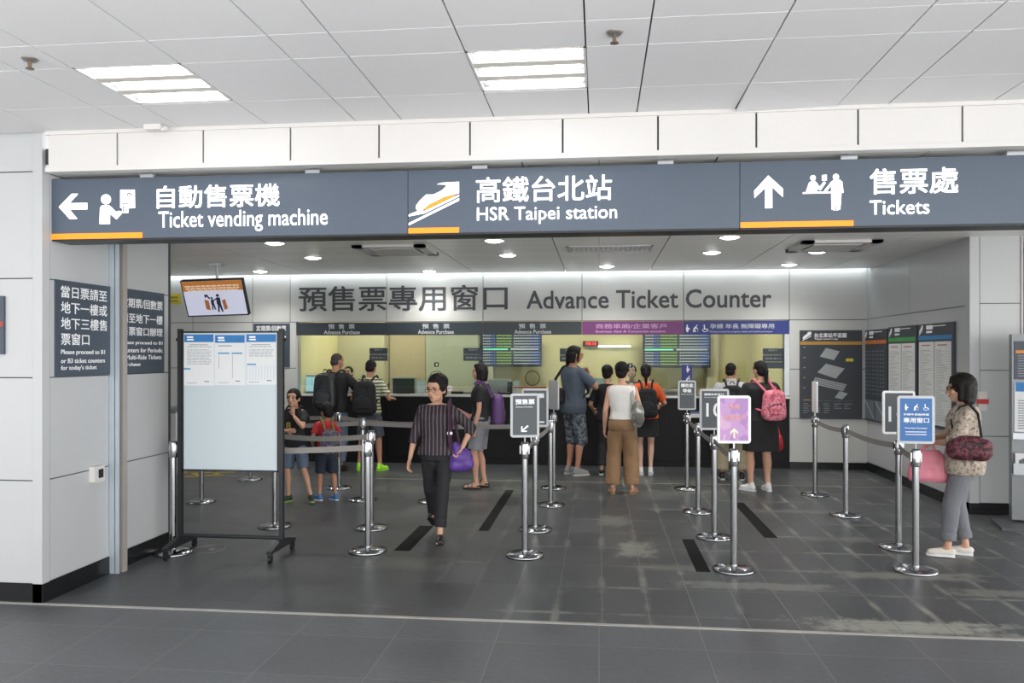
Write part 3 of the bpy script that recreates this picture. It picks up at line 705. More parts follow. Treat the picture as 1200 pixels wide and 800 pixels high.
# ------------------------------------------------------------ timetable screens on the booth's back wall
def led_board(x0, y0, x1, y1, label):
    yb = 14.6; a = atY(x0, y0, yb); b = atY(x1, y1, yb); w = b.x - a.x; h = a.z - b.z
    o = thing('timetable_screen', label, 'screen', (a.x, yb, b.z), 0, 'timetable screens in the booth')
    q = MB(); q.box((-.01, 0, -.01), (w + .01, .07, h + .01)); q.build('housing', M_black, o)
    q = MB(); q.box((w * .3, .07, h * .3), (w * .7, 15.0 - yb, h * .6)); q.build('mount', M_blackmetal, o)
    cols = {'w': ('c8d0dc', .4), 'g': ('a5d050', .5), 'b': ('5f7fe0', .5), 't': ('6fd0b0', .6)}
    q = MB(); q.box((.0, -.004, 0), (w, 0, h)); q.build('display', mat('dark blue lit display', '232c40', .4, emit=.02), o)
    for key, (cc, e) in cols.items():
        q = MB()
        for r in range(11):
            yy = h * (1 - (r + .8) / 11.6)
            if r == 5:
                if key == 'w':
                    for k in range(18): q.box((w * (.5 + .026 * k), -.007, yy), (w * (.515 + .026 * k), -.004, yy + h * .05))
                if key == 't': q.box((w * .02, -.007, yy), (w * .45, -.004, yy + h * .045))
                continue
            spans = {'w': [(.03, .13), (.55, .95)], 'g': [(.26, .5)], 'b': [(.15, .24), (.84, .97)], 't': []}[key]
            for u, v in spans:
                k = u
                while k < v: q.box((w * k, -.007, yy), (w * (k + .016), -.004, yy + h * .03)); k += .032
        if q.v: q.build({'w': 'white_rows', 'g': 'green_rows', 'b': 'blue_rows', 't': 'teal_row'}[key], mat('lit led ' + key, cc, .5, emit=e), o)
led_board(564, 391, 634, 429, 'wide dark timetable screen with coloured rows behind the left windows')
led_board(754, 391, 832, 430, 'wide dark timetable screen with coloured rows behind the blue sign')
a = atY(683, 399.5, 14.9); b = atY(701, 405.5, 14.9)
o = thing('led_clock', 'small black clock panel with red digits on the booth wall', 'clock', (a.x, 14.9, b.z))
q = MB(); q.box((0, 0, 0), (b.x - a.x, .099, a.z - b.z)); q.build('housing', M_black, o)
q = MB(); put_text(q, '10:16', ((b.x - a.x) * .2, 0, .02), X, Z, (b.x - a.x) * .7, (a.z - b.z) * .68, .03); q.build('digits', mat('lit red digits', 'ff2a3a', .5, emit=1.5), o)
a = atY(701, 405.3, 14.9); b = atY(739, 406.8, 14.9)
o = thing('wall_lamp', 'thin white strip lamp on booth wall right of the red clock', 'lamp', (a.x, 14.9, b.z))
q = MB(); q.box((0, 0, 0), (b.x - a.x, .05, .03)); q.build('tube', mat('lit strip', 'ffffff', .5, emit=2.5), o); q = MB(); q.box((0, .05, 0), (b.x - a.x, .099, .04)); q.build('bracket', M_white, o)
for px, py, d, lb in ((511.5, 427, '4', 'small black number four plate above the left wire ring'), (738.5, 428, '3', 'small black number three plate above the clerk with hairband')):
    p = atY(px, py, YB + .09); o = thing('number_plate', lb, 'sign', (p.x, YB + .088, p.z), 0, 'window number plates')
    q = MB(); q.rbox((-.035, 0, -.035), (.035, .01, .035), .006); q.build('plate', M_black, o); q = MB(); put_text(q, d, (-.013, 0, -.022), X, Z, None, .044, .008); q.build('lettering', M_letter, o)
for px, py, lb in ((511.5, 443, 'round wire speaking ring on the glass below number four'), (624, 443, 'round wire speaking ring on glass behind the middle signs')):
    p = atY(px, py, YB + .085); q = MB(); q.path([(p.x + .11 * math.cos(t * math.pi / 16), YB + .09, p.z + .11 * math.sin(t * math.pi / 16)) for t in range(33)], .006)
    tag(q.build('speaking_ring', M_blackmetal), lb, 'ring', 'speaking rings')
# ------------------------------------------------------------ things on the counter
CT = 1.075
def monitor(px0, px1, py0, label, screen, yd=12.62, rz=0, back=False):
    p = atY((px0 + px1) / 2, py0, yd); w = atY(px1, 450, yd).x - atY(px0, 450, yd).x; h = w * .72
    o = thing('monitor', label, 'monitor', (p.x, yd, 1.06), rz, 'monitors on the counter'); zt = p.z - 1.06
    q = MB(); q.rbox((-w / 2, 0, zt - h), (w / 2, .05, zt), .01); q.build('casing', mat('silver grey casing', 'a5a8a8', .4), o)
    q = MB(); q.box((-w / 2 + .02, -.003, zt - h + .025), (w / 2 - .02, 0, zt - .02)); q.build('screen', screen, o)
    q = MB(); q.cyl((0, .04, 0.01), (0, .04, zt - h / 2), .025); q.lathe([(.001, .015), (.11, .012), (.12, 0), (.001, 0)], (0, .04, 0)); q.build('stand', M_black, o)
    return o
M_lit = mat('lit pale blue screen', 'a9dcea', .4, emit=.5)
mo = monitor(348, 375, 440, 'monitor with lit pale blue screen at left end of the counter', M_lit)
q = MB(); 
for k in range(3): q.box((-.16 + k * .11, -.005, .12), (-.155 + k * .11, -.003, .3))
q.box((-.17, -.005, .29), (.17, -.003, .30)); q.build('window_lines', mat('blue screen lines', '4f8fae', .5, emit=.3), mo)
monitor(459, 487, 442, 'dark monitor on the counter beside the man in striped shirt', mat('dark monitor screen', '3a4346', .15))
monitor(571, 598, 444, 'grey monitor on counter right of the purple backpack woman', mat('grey monitor back', '8b9290', .4))
monitor(688, 716, 443, 'greenish monitor on the counter right of the tall man', mat('pale teal screen', '9fb3ae', .3, emit=.15))
def cbox(name, label, cat, px0, px1, py0, yd, dep, m, group=None, fn=None):
    a = atY(px0, py0, yd); b = atY(px1, py0, yd); o = thing(name, label, cat, ((a.x + b.x) / 2, yd, 1.06), 0, group); w = b.x - a.x; h = a.z - 1.06
    q = MB(); q.rbox((-w / 2, 0, 0), (w / 2, dep, h), .012); q.build('body', m, o)
    if fn: fn(o, w, h, dep)
    return o
M_off = mat('off white plastic', 'b9bbb4', .5)
def printer(o, w, h, d):
    q = MB(); q.box((-w * .4, -.003, h * .45), (w * .4, 0, h * .62)); q.build('slot', M_black, o); q = MB(); q.box((-w * .35, -.05, h * .4), (w * .35, 0, h * .43)); q.build('tray', M_off, o)
def standcard(o, w, h, d):
    q = MB(); q.box((-w * .4, -.003, h * .1), (w * .4, 0, h * .9)); q.build('sheet', mat('pale blue sheet', 'c3d6da', .6), o)
cbox('card_stand', 'pale standing card on counter right of the dark monitor', 'card', 488, 499, 445, 12.5, .03, M_off, None, standcard)
cbox('card_stand', 'pale blue standing card on counter left of the middle signs', 'card', 601, 609, 445, 12.5, .03, M_off, None, standcard)
cbox('speaker', 'slim black speaker beside the grey monitor on the counter', 'speaker', 594.5, 600, 447, 12.55, .08, M_black, None, lambda o, w, h, d: [q.build('grille', M_seam, o) for q in [MB()] if q.box((-w * .3, -.003, h * .2), (w * .3, 0, h * .8)) is None])
cbox('ticket_printer', 'low grey ticket printer on counter under the dark monitor', 'printer', 462, 484, 462, 12.36, .2, mat('brown grey plastic', '6a5f58', .5), 'ticket printers', printer)
cbox('ticket_printer', 'grey ticket printer on counter left of the black tee woman', 'printer', 543, 560, 459, 12.36, .2, mat('mid grey plastic', '75787a', .5), 'ticket printers', printer)
cbox('ticket_printer', 'grey ticket printer at the orange shirt girl counter', 'printer', 778, 800, 457, 12.4, .2, mat('grey plastic', '8a8d8b', .5), 'ticket printers', printer)
def ph(o, w, h, d):
    q = MB(); q.cap((-w * .45, .06, h + .015), (w * .45, .06, h + .015), .018, .018); q.build('handset', M_black, o); q = MB(); q.box((-w * .2, .1, h), (w * .3, d - .02, h + .006)); q.build('keypad', M_seam, o)
cbox('telephone', 'dark desk telephone on counter right of the red sign', 'telephone', 528, 542, 461, 12.36, .18, M_blackmetal, 'desk telephones', ph)
cbox('telephone', 'dark desk telephone on counter under the pale blue card', 'telephone', 584, 598, 462, 12.36, .18, M_blackmetal, 'desk telephones', ph)
def rs(o, w, h, d):
    q = MB()
    for r in range(2): put_text(q, ('暫停', '服務')[r], (-w * .38, 0, h * (.54 - .42 * r)), X, Z, w * .76, h * .34, .02)
    q.build('lettering', mat('pale pink letters', 'f0b9b0', .6), o)
cbox('stop_sign', 'small red standing sign behind the walking woman on the counter', 'sign', 513.5, 523.5, 452, 12.24, .04, mat('red card', 'b5322c', .5), None, rs)
p = atY(527, 455, 12.3); o = thing('paper_fan', 'small white round fan on counter right of the red sign', 'fan', (p.x, 12.3, CT))
q = MB(); q.cyl((0, 0, p.z - CT), (0, .006, p.z - CT), .045); q.build('disc', M_paper, o); q = MB(); q.cyl((0, .003, 0), (0, .003, p.z - CT - .04), .006); q.build('handle', M_off, o)
q = MB(); q.box((-.03, -.002, p.z - CT - .006), (.03, 0, p.z - CT + .01)); q.build('print', mat('dull pink print', 'b87a82', .6), o)
for pxa, pxb, lb in ((602, 640, 'thin red shelf bar on the counter behind middle signs'),):
    a = atY(pxa, 454, 12.3); b = atY(pxb, 454, 12.3); o = thing('bar_stand', lb, 'shelf', ((a.x + b.x) / 2, 12.3, CT)); w = b.x - a.x
    q = MB(); q.box((-w / 2, 0, .10), (w / 2, .05, .12)); q.build('bar', mat('red bar', '9c3a34', .5), o)
    for s_ in (-1, 1): q = MB(); q.box((s_ * w * .45 - .01, .02, 0), (s_ * w * .45 + .01, .04, .10)); q.build('leg', M_off, o)
a = atY(809, 480, 12.1); b = atY(823.5, 489, 12.1)
o = thing('counter_shelf', 'small white and blue shelf on the counter front by the blue symbol sign', 'shelf', (a.x, YB, b.z))
q = MB(); q.box((0, -.16, .06), (b.x - a.x, 0, .085)); q.build('top', mat('blue shelf top', '5a6f95', .5), o); q = MB(); q.box((0, -.16, 0), (b.x - a.x, 0, .06)); q.build('tray', M_paper, o)

# ------------------------------------------------------------ dark vertical sign and yellow sticker on the back wall at left
a = atY(297.5, 379, YB); b = atY(339.5, 430, YB)
o = thing('wall_sign', 'dark notice sign on the back wall behind the rolling board', 'sign', (a.x, YB, b.z))
q = MB(); q.box((0, -.02, 0), (b.x - a.x, 0, a.z - b.z)); q.build('panel', M_dark, o)
q = MB(); put_text(q, '定期票/回數票', (.05, -.02, a.z - b.z - .12), X, Z, b.x - a.x - .1, .085, .015)
put_text(q, '請至地下一樓', (.05, -.02, a.z - b.z - .28), X, Z, b.x - a.x - .1, .085, .015); q.build('lettering', M_letter, o)
a = atY(190, 344, YB); b = atY(212, 356.5, YB)
o = thing('wall_sticker', 'yellow paper strip on the back wall left of the hanging screen', 'sticker', (a.x, YB, b.z))
q = MB(); q.box((0, -.006, 0), (b.x - a.x, 0, a.z - b.z)); q.build('paper', mat('yellow paper', 'cfc03a', .6), o)
q = MB()
for r in range(2): q.box((.03, -.008, .04 + r * .06), (b.x - a.x - .05, -.006, .065 + r * .06))
q.build('print', mat('faded dark print', '8f8638', .6), o)
# grey desk edge peeping out behind the pier
p = atY(203, 500, 10.6); o = thing('writing_desk', 'grey wall desk just visible behind the left pier', 'desk', (p.x - .1, 10.6, 0))
q = MB(); q.box((-.9, 0, .88), (.18, .45, .94)); q.build('top', mat('grey desk top', '6d7074', .4), o)
for s_ in (-.82, .08): q = MB(); q.box((s_, .1, 0), (s_ + .05, .35, .88)); q.build('leg', M_alu, o)

# ------------------------------------------------------------ hanging screen
YT = 10.4
A, B, C_, D = atY(209, 328, YT), atY(282, 327, YT), atY(287, 370, YT), atY(216, 372, YT)
o = thing('hanging_screen', 'white lit screen hanging from the ceiling, showing a family symbol', 'screen', ((A.x + B.x) / 2 + .02, YT, A.z))
w = B.x - A.x; h = A.z - D.z + .01
T = Matrix.Rotation(R(-1.5), 4, 'Y') @ Matrix.Rotation(R(22), 4, 'X')
sc_ = MB(); sc_.rbox((-w / 2, 0, -h), (w / 2, .06, 0), .01, M=T); sc_.build('casing', M_black, o)
q = MB(); q.box((-w / 2 + .018, -.004, -h + .02), (w / 2 - .018, 0, -.015), M=T); q.build('display', mat('lit white display', 'dcdff5', .3, emit=.42), o)
q = MB(); q.box((-w / 2 + .018, -.006, -h * .3), (w / 2 - .018, -.004, -.015), M=T); q.build('banner', mat('lit orange banner', 'c8803c', .4, emit=.35), o)
q = MB()
for r, (f, z_) in enumerate(((.44, -.095), (.43, -.128), (.40, -.158))):
    k = -w * f
    while k < w * f: l_ = random.uniform(.03, .09); q.box((k, -.008, z_), (min(k + l_, w * f), -.006, z_ + .018), M=T); k += l_ + .012
q.build('banner_print', mat('lit pale print', 'f0d8c0', .5, emit=.4), o)
q = MB()
def fig(q, pts):
    P = [T @ Vector((x, -.006, z)) for x, z in pts]; Nn = (T.to_3x3() @ Vector((0, -1, 0))); n = len(P)
    q.add(P + [p + Nn * .002 for p in P], [tuple(range(n - 1, -1, -1)), tuple(range(n, 2 * n))] + [(i, (i + 1) % n, n + (i + 1) % n, n + i) for i in range(n)])
def circ(x, z, r): return [(x + r * math.cos(t * math.pi / 7), z + r * math.sin(t * math.pi / 7)) for t in range(14)]
hz = -h * .66
def person_sym(cx, s):
    fig(q, circ(cx, hz + .17 * s, .03 * s)); fig(q, [(cx - .035 * s, hz + .13 * s), (cx - .045 * s, hz - .0 * s), (cx - .03 * s, hz - .02 * s), (cx - .05 * s, hz - .16 * s), (cx - .02 * s, hz - .16 * s), (cx, hz - .04 * s), (cx + .03 * s, hz - .16 * s), (cx + .06 * s, hz - .16 * s), (cx + .04 * s, hz), (cx + .04 * s, hz + .13 * s)])
person_sym(.05, .72); person_sym(-.04, .52); fig(q, [(-.03, hz + .04), (.03, hz + .07), (.03, hz + .09), (-.03, hz + .055)])
fig(q, [(-.14, hz + .14), (-.08, hz + .14), (-.095, hz + .125), (-.06, hz + .085), (-.075, hz + .07), (-.11, hz + .11), (-.135, hz + .085)])
q.build('family_symbol', mat('lit navy symbol', '2b3348', .5, emit=.15), o)
q = MB(); fig(q, [(-.15, hz + .07), (-.09, hz + .05), (-.09, hz - .09), (-.15, hz - .07)]); fig(q, [(.10, hz + .05), (.15, hz + .07), (.165, hz - .07), (.115, hz - .09)]); q.build('gate_symbol', mat('lit brown gate', 'b0713c', .5, emit=.3), o)
q = MB(); q.cyl((.03, .12, -.2), (.03, .12, ZL - A.z), .018); q.box((-.1, .061, -.3), (.16, .10, -.1), M=T); q.box((-.05, .06, ZL - A.z - .02), (.11, .18, ZL - A.z)); q.build('ceiling_mount', M_alu, o)

# ------------------------------------------------------------ rolling white board
YW = 6.46
xl = atY(211.5, 500, YW).x; xr = atY(330, 500, YW).x; zt = atY(270, 388, YW).z; zb = atY(270, 552, YW).z
o = thing('rolling_board', 'white notice board in black frame on four casters by the left pier', 'board', ((xl + xr) / 2, YW, 0)); hw = (xr - xl) / 2
for s_ in (-1, 1):
    q = MB(); q.box((s_ * hw - .018, -.02, .1), (s_ * hw + .018, .02, zt + .02)); q.build('post', M_blackmetal, o)
    q = MB(); q.prism([(-.26, .075), (.26, .075), (.26, .10), (.06, .145), (-.06, .145), (-.26, .10)], (s_ * hw - .022, 0, 0), Y, Z, .044); q.build('foot', M_blackmetal, o)
    for t_ in (-1, 1):
        q = MB(); q.cyl((s_ * hw - .012, t_ * .235, .03), (s_ * hw + .012, t_ * .235, .03), .03); q.box((s_ * hw - .018, t_ * .235 - .012, .03), (s_ * hw + .018, t_ * .235 + .012, .078)); q.build('caster', M_black, o)
q = MB(); q.cyl((-hw, 0, .155), (hw, 0, .155), .016); q.build('cross_bar', M_blackmetal, o)
q = MB(); f = .014
q.box((-hw + .02, -.016, zt - f), (hw - .02, .016, zt)); q.box((-hw + .02, -.016, zb), (hw - .02, .016, zb + f)); q.box((-hw + .02, -.016, zb), (-hw + .02 + f, .016, zt)); q.box((hw - .02 - f, -.016, zb), (hw - .02, .016, zt)); q.build('board_frame', M_blackmetal, o)
q = MB(); q.box((-hw + .03, -.008, zb + .01), (hw - .03, .008, zt - .01)); q.build('white_panel', mat('cool white board', 'bfcbd1', .3, 0, .015), o)
for s_ in (-1, 1): q = MB(); q.cyl((s_ * (hw - .02), 0, zt - .07), (s_ * (hw + .035), 0, zt - .07), .014); q.build('clamp_knob', M_black, o)
# notices pinned on it
nw = (2 * hw - .075) / 3
for k, lb in enumerate(('printed notice with blue header at left on the rolling board', 'printed notice with two columns in middle of the rolling board', 'printed notice with blue header at right on the rolling board')):
    nx = xl + .036 + k * (nw + .002); nh = (.44, .43, .43)[k]; nz = zt - .022 - (.0, .006, .0)[k] - nh
    p = thing('notice', lb, 'notice', (nx, YW - .008, nz), 0, 'notices on the rolling board')
    q = MB(); q.box((0, -.003, 0), (nw - .004, 0, nh)); q.build('sheet', M_paper, p)
    q = MB(); q.box((.004, -.0045, nh - .07), (nw - .008, -.003, nh - .004)); q.build('header', mat('blue header', '2f78b8', .6), p)
    q = MB(); q.box((.03, -.006, nh - .035), (.085, -.0045, nh - .02)); q.box((.03, -.006, nh - .055), (.09, -.0045, nh - .043)); q.build('header_mark', M_letter, p)
    q = MB()
    if k == 1:
        q.box((.03, -.004, nh - .1), (.15, -.003, nh - .092))
        for c0 in (.03, .15): q.box((c0 + .006, -.004, .06 if c0 > .1 else .14), (c0 + .009, -.003, nh - .17))
    else:
        rows = 14 if k == 0 else 6
        for r in range(rows):
            zz = nh - .09 - r * .017 - (.01 if r > 1 else 0)
            if r == 0: q.box((.05, -.004, zz - .006), (nw - .06, -.003, zz)); continue
            if zz < .17: break
            kx = .03
            while kx < nw - .05: l_ = random.uniform(.01, .05); q.box((kx, -.004, zz - .005), (min(kx + l_, nw - .03), -.003, zz)); kx += l_ + .006
    q.box((nw - .09, -.004, .03), (nw - .05, -.003, .04)); q.box((.03, -.004, .02), (.12, -.003, .024)); q.build('print', M_greytxt, p)
    q = MB()
    if k == 1: q.box((.03, -.004, nh - .165), (.13, -.003, nh - .152)); q.box((.15, -.004, nh - .165), (.245, -.003, nh - .152))
    elif k == 0: q.box((.0, -.004, .135), (.06, -.003, .15))
    else:
        q.box((.01, -.004, .165), (.09, -.003, .178))
        for r in range(10): q.box((.01 + r * .026, -.0036, .04), (.0115 + r * .026, -.003, .165))
    q.build('blue_print', mat('teal blue print', '5f9cc0', .6), p)

# ------------------------------------------------------------ posters on the back wall right and the return wall
def train_mark(q, o, Rv, Uv, s):
    o = Vector(o); N = Vector(Rv).cross(Vector(Uv)) * .003
    for pts in ([(0, .18), (.1, .42), (.32, .6), (.5, .72), (.62, .95), (1, .98), (1, .62), (.75, .5), (.3, .22), (.1, .1)], [(0, -.1), (1, .42), (1, .5), (0, 0)]):
        q.prism(pts, o + N, Vector(Rv) * s, Vector(Uv) * s, .001)
a = atY(937, 387, YB); b = atY(1009.5, 490, YB); w = b.x - a.x; h = a.z - b.z
o = thing('station_map', 'dark station map poster on back wall right of the counter', 'poster', (a.x, YB, b.z))
q = MB(); q.box((0, -.03, 0), (w, 0, h)); q.build('panel', mat('charcoal poster face', '3d4249', .5, 0, .03), o)
yy = -.03
q = MB(); q.box((0, yy - .002, h * .835), (w, yy, h * .872)); q.build('gold_band', mat('gold band', 'b98d3e', .5), o)
q = MB(); train_mark(q, (w * .04, yy, h * .89), X, Z, w * .14); put_text(q, '台北車站平面圖', (w * .23, yy, h * .915), X, Z, w * .52, h * .055, .02); put_text(q, 'Taipei station map', (w * .23, yy, h * .888), X, Z, w * .38, h * .022, .02); q.build('lettering', M_letter, o)
q = MB()
def sh(pts, d=.001): q.prism([(x * w, y * h) for x, y in pts], (0, yy - .001, 0), X, Z, d)
for pts in ([(.32, .70), (.55, .66), (.64, .76), (.42, .80)], [(.28, .52), (.58, .45), (.72, .565), (.42, .62)], [(.56, .235), (.68, .215), (.77, .28), (.64, .31)]): sh(pts[::1])
for k in range(4): sh([(.20 + .012 * k, .39 + .02 * k), (.70 + .015 * k, .31 + .02 * k), (.705 + .015 * k, .325 + .02 * k), (.205 + .012 * k, .405 + .02 * k)])
q.build('floor_plans', mat('pale grey plans', 'a7abad', .6), o)
q = MB(); q.box((w * .74, yy - .002, h * .645), (w * .86, yy, h * .68)); q.build('yellow_tag', mat('yellow tag', 'd4c63c', .6), o)
q = MB()
for c0 in range(5):
    for r in range(5 if c0 < 3 else 3): q.box((w * (.05 + .165 * c0), yy - .002, h * (.16 - .025 * r)), (w * (.05 + .165 * c0 + random.uniform(.07, .13)), yy, h * (.167 - .025 * r)))
for r in range(5): q.box((w * .05, yy - .002, h * (.8 - .115 * r)), (w * .09, yy, h * (.81 - .115 * r)))
for c0 in range(5): q.box((w * (.05 + .165 * c0), yy - .002, h * .195), (w * (.19 + .165 * c0), yy, h * .197))
q.build('legend', mat('grey legend print', '8d9194', .6), o)
q = MB()
for k, cc in enumerate('cd'): pass
q.box((w * .05, yy - .002, h * .205), (w * .17, yy, h * .212)); q.build('legend_strip', M_orange, o)

def timetable(px0, px1, pyt0, pyt1, pyb0, label, band_c, kind):
    a = atX(px0, pyt0, XR); b = atX(px1, pyt1, XR); bot = atX(px0, pyb0, XR)
    y0 = a.y; y1 = b.y; w = y0 - y1; z1 = (a.z + b.z) / 2; z0 = bot.z; h = z1 - z0
    o = thing('timetable_poster', label, 'poster', (XR, y0, z0), 0, 'timetable posters on the return wall')
    Rv = Vector((0, -1, 0))
    def bx(q, x0, zz0, x1, zz1, t=.002, base=.03): q.box((-base - t, -x0 * w, zz0 * h), (-base, -x1 * w, zz1 * h))
    q = MB(); q.box((-.03, 0, 0), (0, -w, h)); q.build('panel', mat('charcoal poster face', '3d4249'), o)
    q = MB(); bx(q, .0, .845, .97, .885); q.build('colour_band', mat(*band_c), o)
    q = MB(); train_mark(q, (-.03, -.04 * w, .90 * h), Rv, Z, .16 * min(w, .7)); bx(q, .25, .945, .44, .985); bx(q, .25, .91, .42, .93); bx(q, .46, .97, .8, .978); q.build('lettering', M_letter, o)
    if kind == 'paper':
        for c0 in (.03, .5):
            q = MB(); bx(q, c0, .03, c0 + .45, .825); q.build('sheet', mat('timetable sheet', 'd3d5d3', .6, 0, .02), o)
            q = MB()
            for r in range(30): bx(q, c0 + .02, .73 - .0235 * r, c0 + .43, .733 - .0235 * r, .0028)
            for r in range(30):
                bx(q, c0 + .04, .738 - .0235 * r, c0 + .04 + random.uniform(.1, .36), .745 - .0235 * r, .0028)
            q.build('print', mat('pale grey print', 'a9acac', .7), o)
            q = MB(); bx(q, c0 + .08, .785, c0 + .34, .797, .0028); q.build('heading', mat('dull red heading', 'b8737a', .7), o)
    else:
        q = MB()
        for r in range(12):
            for c0 in range(8): bx(q, .06 + .11 * c0, .76 - .042 * r, .09 + .11 * c0 + (.02 if c0 == 0 else 0), .772 - .042 * r)
        q.build('print', mat('pale grey figures', '9aa0a6', .7), o)
        q = MB(); bx(q, .05, .02, .47, .23); bx(q, .52, .02, .94, .23); q.build('chart', mat('grey chart', '6d737a', .6), o)
        q = MB()
        for c0 in (.05, .52): q.prism([(c0 * w, .22 * h), (c0 * w + .03 * w, .23 * h), ((c0 + .42) * w, .04 * h), ((c0 + .42) * w, .02 * h)][::-1], (-.0335, 0, 0), Rv, Z, .001)
        q.build('chart_line', mat('pale chart line', 'a5abb0', .6), o)
timetable(1014.8, 1042, 388, 384, 491, 'dark fare poster with orange band nearest the wall corner', ('orange poster band', 'c8743a', .5), 'dark')
timetable(1043.5, 1077, 384, 380, 494, 'timetable poster with a green band between the other two', ('green poster band', '3f9a4c', .5), 'paper')
timetable(1079, 1120.5, 381, 376, 497, 'timetable poster with a blue band nearest the front column', ('blue poster band', '2f7db4', .5), 'paper')

# ------------------------------------------------------------ brochure kiosk at the right edge
p = atZ(1183, 606, 0); o = thing('brochure_kiosk', 'grey steel brochure kiosk standing at the right edge', 'kiosk', (4.10, 8.45, 0), R(-14))
q = MB(); q.box((0, 0, .05), (.7, .12, 1.9)); q.build('body', mat('grey steel', '7d8083', .35, .4), o)
q = MB(); q.prism([(-.16, 0), (.8, 0), (.8, .03), (-.16, .03)], (0, .14, 0), X, Z, .5); q.build('base_plate', mat('dark grey steel', '55585b', .4, .4), o)
for zz0, zz1, dark in ((1.45, 1.83, 1), (.93, 1.42, 0)):
    q = MB(); q.box((.02, -.012, zz0), (.68, 0, zz1)); q.build('poster', M_dark if dark else M_paper, o)
    q = MB(); q.box((.03, -.014, zz1 - (.12 if dark else .09)), (.67, -.012, zz1 - (.09 if dark else .0))); q.build('poster_band', M_orange if dark else mat('blue header', '2f78b8'), o)
    q = MB()
    for r in range(12):
        if zz0 + .03 + r * .025 < zz1 - .14: q.box((.05, -.014, zz0 + .03 + r * .025), (.05 + random.uniform(.2, .55), -.012, zz0 + .04 + r * .025))
    q.build('print', M_greytxt, o)
q = MB(); q.box((-.005, -.07, .86), (.7, -.0, .92)); q.build('lower_rail', M_alu, o)
q = MB(); q.box((0, -.07, .50), (.7, -.06, .62)); q.box((0, -.07, .5), (.7, 0, .51)); q.build('pocket', mat('clear grey pocket', 'c3c8cc', .3), o)
for k in range(4): q = MB(); q.box((.02 + k * .17, -.055, .515), (.16 + k * .17, -.02, .72)); q.build('brochure', M_paper, o); q = MB(); q.prism([(.02, .0), (.12, .04), (.1, .14), (.03, .1)], (.02 + k * .17, -.056, .55), X, Z, .001); q.build('brochure_print', mat('dark brochure print', '5b6068', .6), o)
# small red and white box on the column
p = atY(1149.5, 469.5, 8.95); o = thing('alarm_button', 'small white box with a red band on the right column', 'button', (p.x, 8.95, p.z))
q = MB(); q.rbox((-.045, -.04, -.10), (.045, 0, .10), .01); q.build('box', M_white, o); q = MB(); q.rbox((-.06, -.045, -.03), (.06, -.04, .02), .006); q.build('red_band', mat('red band', 'b8322c', .5), o)

# ------------------------------------------------------------ stanchions
M_chrome = mat('chrome', 'aeb0b3', .14, 1, .0, 10); M_beltm = mat('grey webbing belt', '85827e', .8, 0, .1, 30)
_st = {}
def stanchion_meshes():
    q = MB(); q.lathe([(.001, 0), (.162, 0), (.165, .012), (.155, .022), (.09, .032), (.035, .04), (.001, .041)], n=40); _st['base'] = q.mesh('base', M_chrome)
    q = MB(); q.cyl((0, 0, .035), (0, 0, .84), .026, n=24); _st['pole'] = q.mesh('pole', M_chrome)
    q = MB(); q.lathe([(.001, .82), (.034, .82), (.036, .825), (.036, .945), (.030, .958), (.001, .96)], n=24); q.box((-.041, -.012, .86), (.041, .012, .93)); q.box((-.012, -.041, .86), (.012, .041, .93)); _st['collar'] = q.mesh('collar', M_chrome)
stanchion_meshes()
def stanchion(px, py, label, rz=0, belt=None):
    c = atZ(px, py, 0); c.z = 0
    o = thing('stanchion', label, 'stanchion', c, 0, 'steel queue stanchions')
    for k in ('base', 'pole', 'collar'):
        b_ = bpy.data.objects.new(k, _st[k]); COL.objects.link(b_); b_.parent = o
    return o
def belt(o, q2):
    """belt from stanchion o to a point"""
    d = (Vector(q2) - o.location); d.z = 0; L_ = d.length; u = d / L_; q = MB(); pts = []
    for k in range(13): t_ = k / 12; pts.append(u * (.04 + t_ * (L_ - .08)) + Vector((0, 0, .895 - .025 * math.sin(math.pi * t_))))
    q.path(pts, 0, flat=(.003, .05, (0, 0, 1)))
    return q.build('belt', M_beltm, o)
def sign_on(o, rz, w, h, zb, face, kind=None, thick=.018):
    """clip-on sign frame on a stanchion"""
    T = Matrix.Rotation(rz, 4, 'Z'); q = MB(); r = .022
    q.rbox((-w / 2, -thick / 2, zb), (w / 2, thick / 2, zb + h), r, M=T); q.cyl((0, 0, .955), (0, 0, zb + .01), .007)
    f = q.build('sign_frame', M_frame if kind != 'white' else mat('bright white frame', 'f2f2f4', .4), o)
    b_ = .02; q = MB(); q.box((-w / 2 + b_, -thick / 2 - .002, zb + b_), (w / 2 - b_, -thick / 2, zb + h - b_), M=T); q.build('sign_face', face, f)
    Rv = T.to_3x3() @ X; org = T.to_3x3() @ Vector((-w / 2 + b_, -thick / 2 - .002, zb + b_)); 
    return f, org, Rv, w - 2 * b_, h - 2 * b_
M_frame = mat('silver sign frame', 'a9acb0', .4, .3)
M_grey = mat('dark grey sign face', '4d5358', .5)
sts = {}
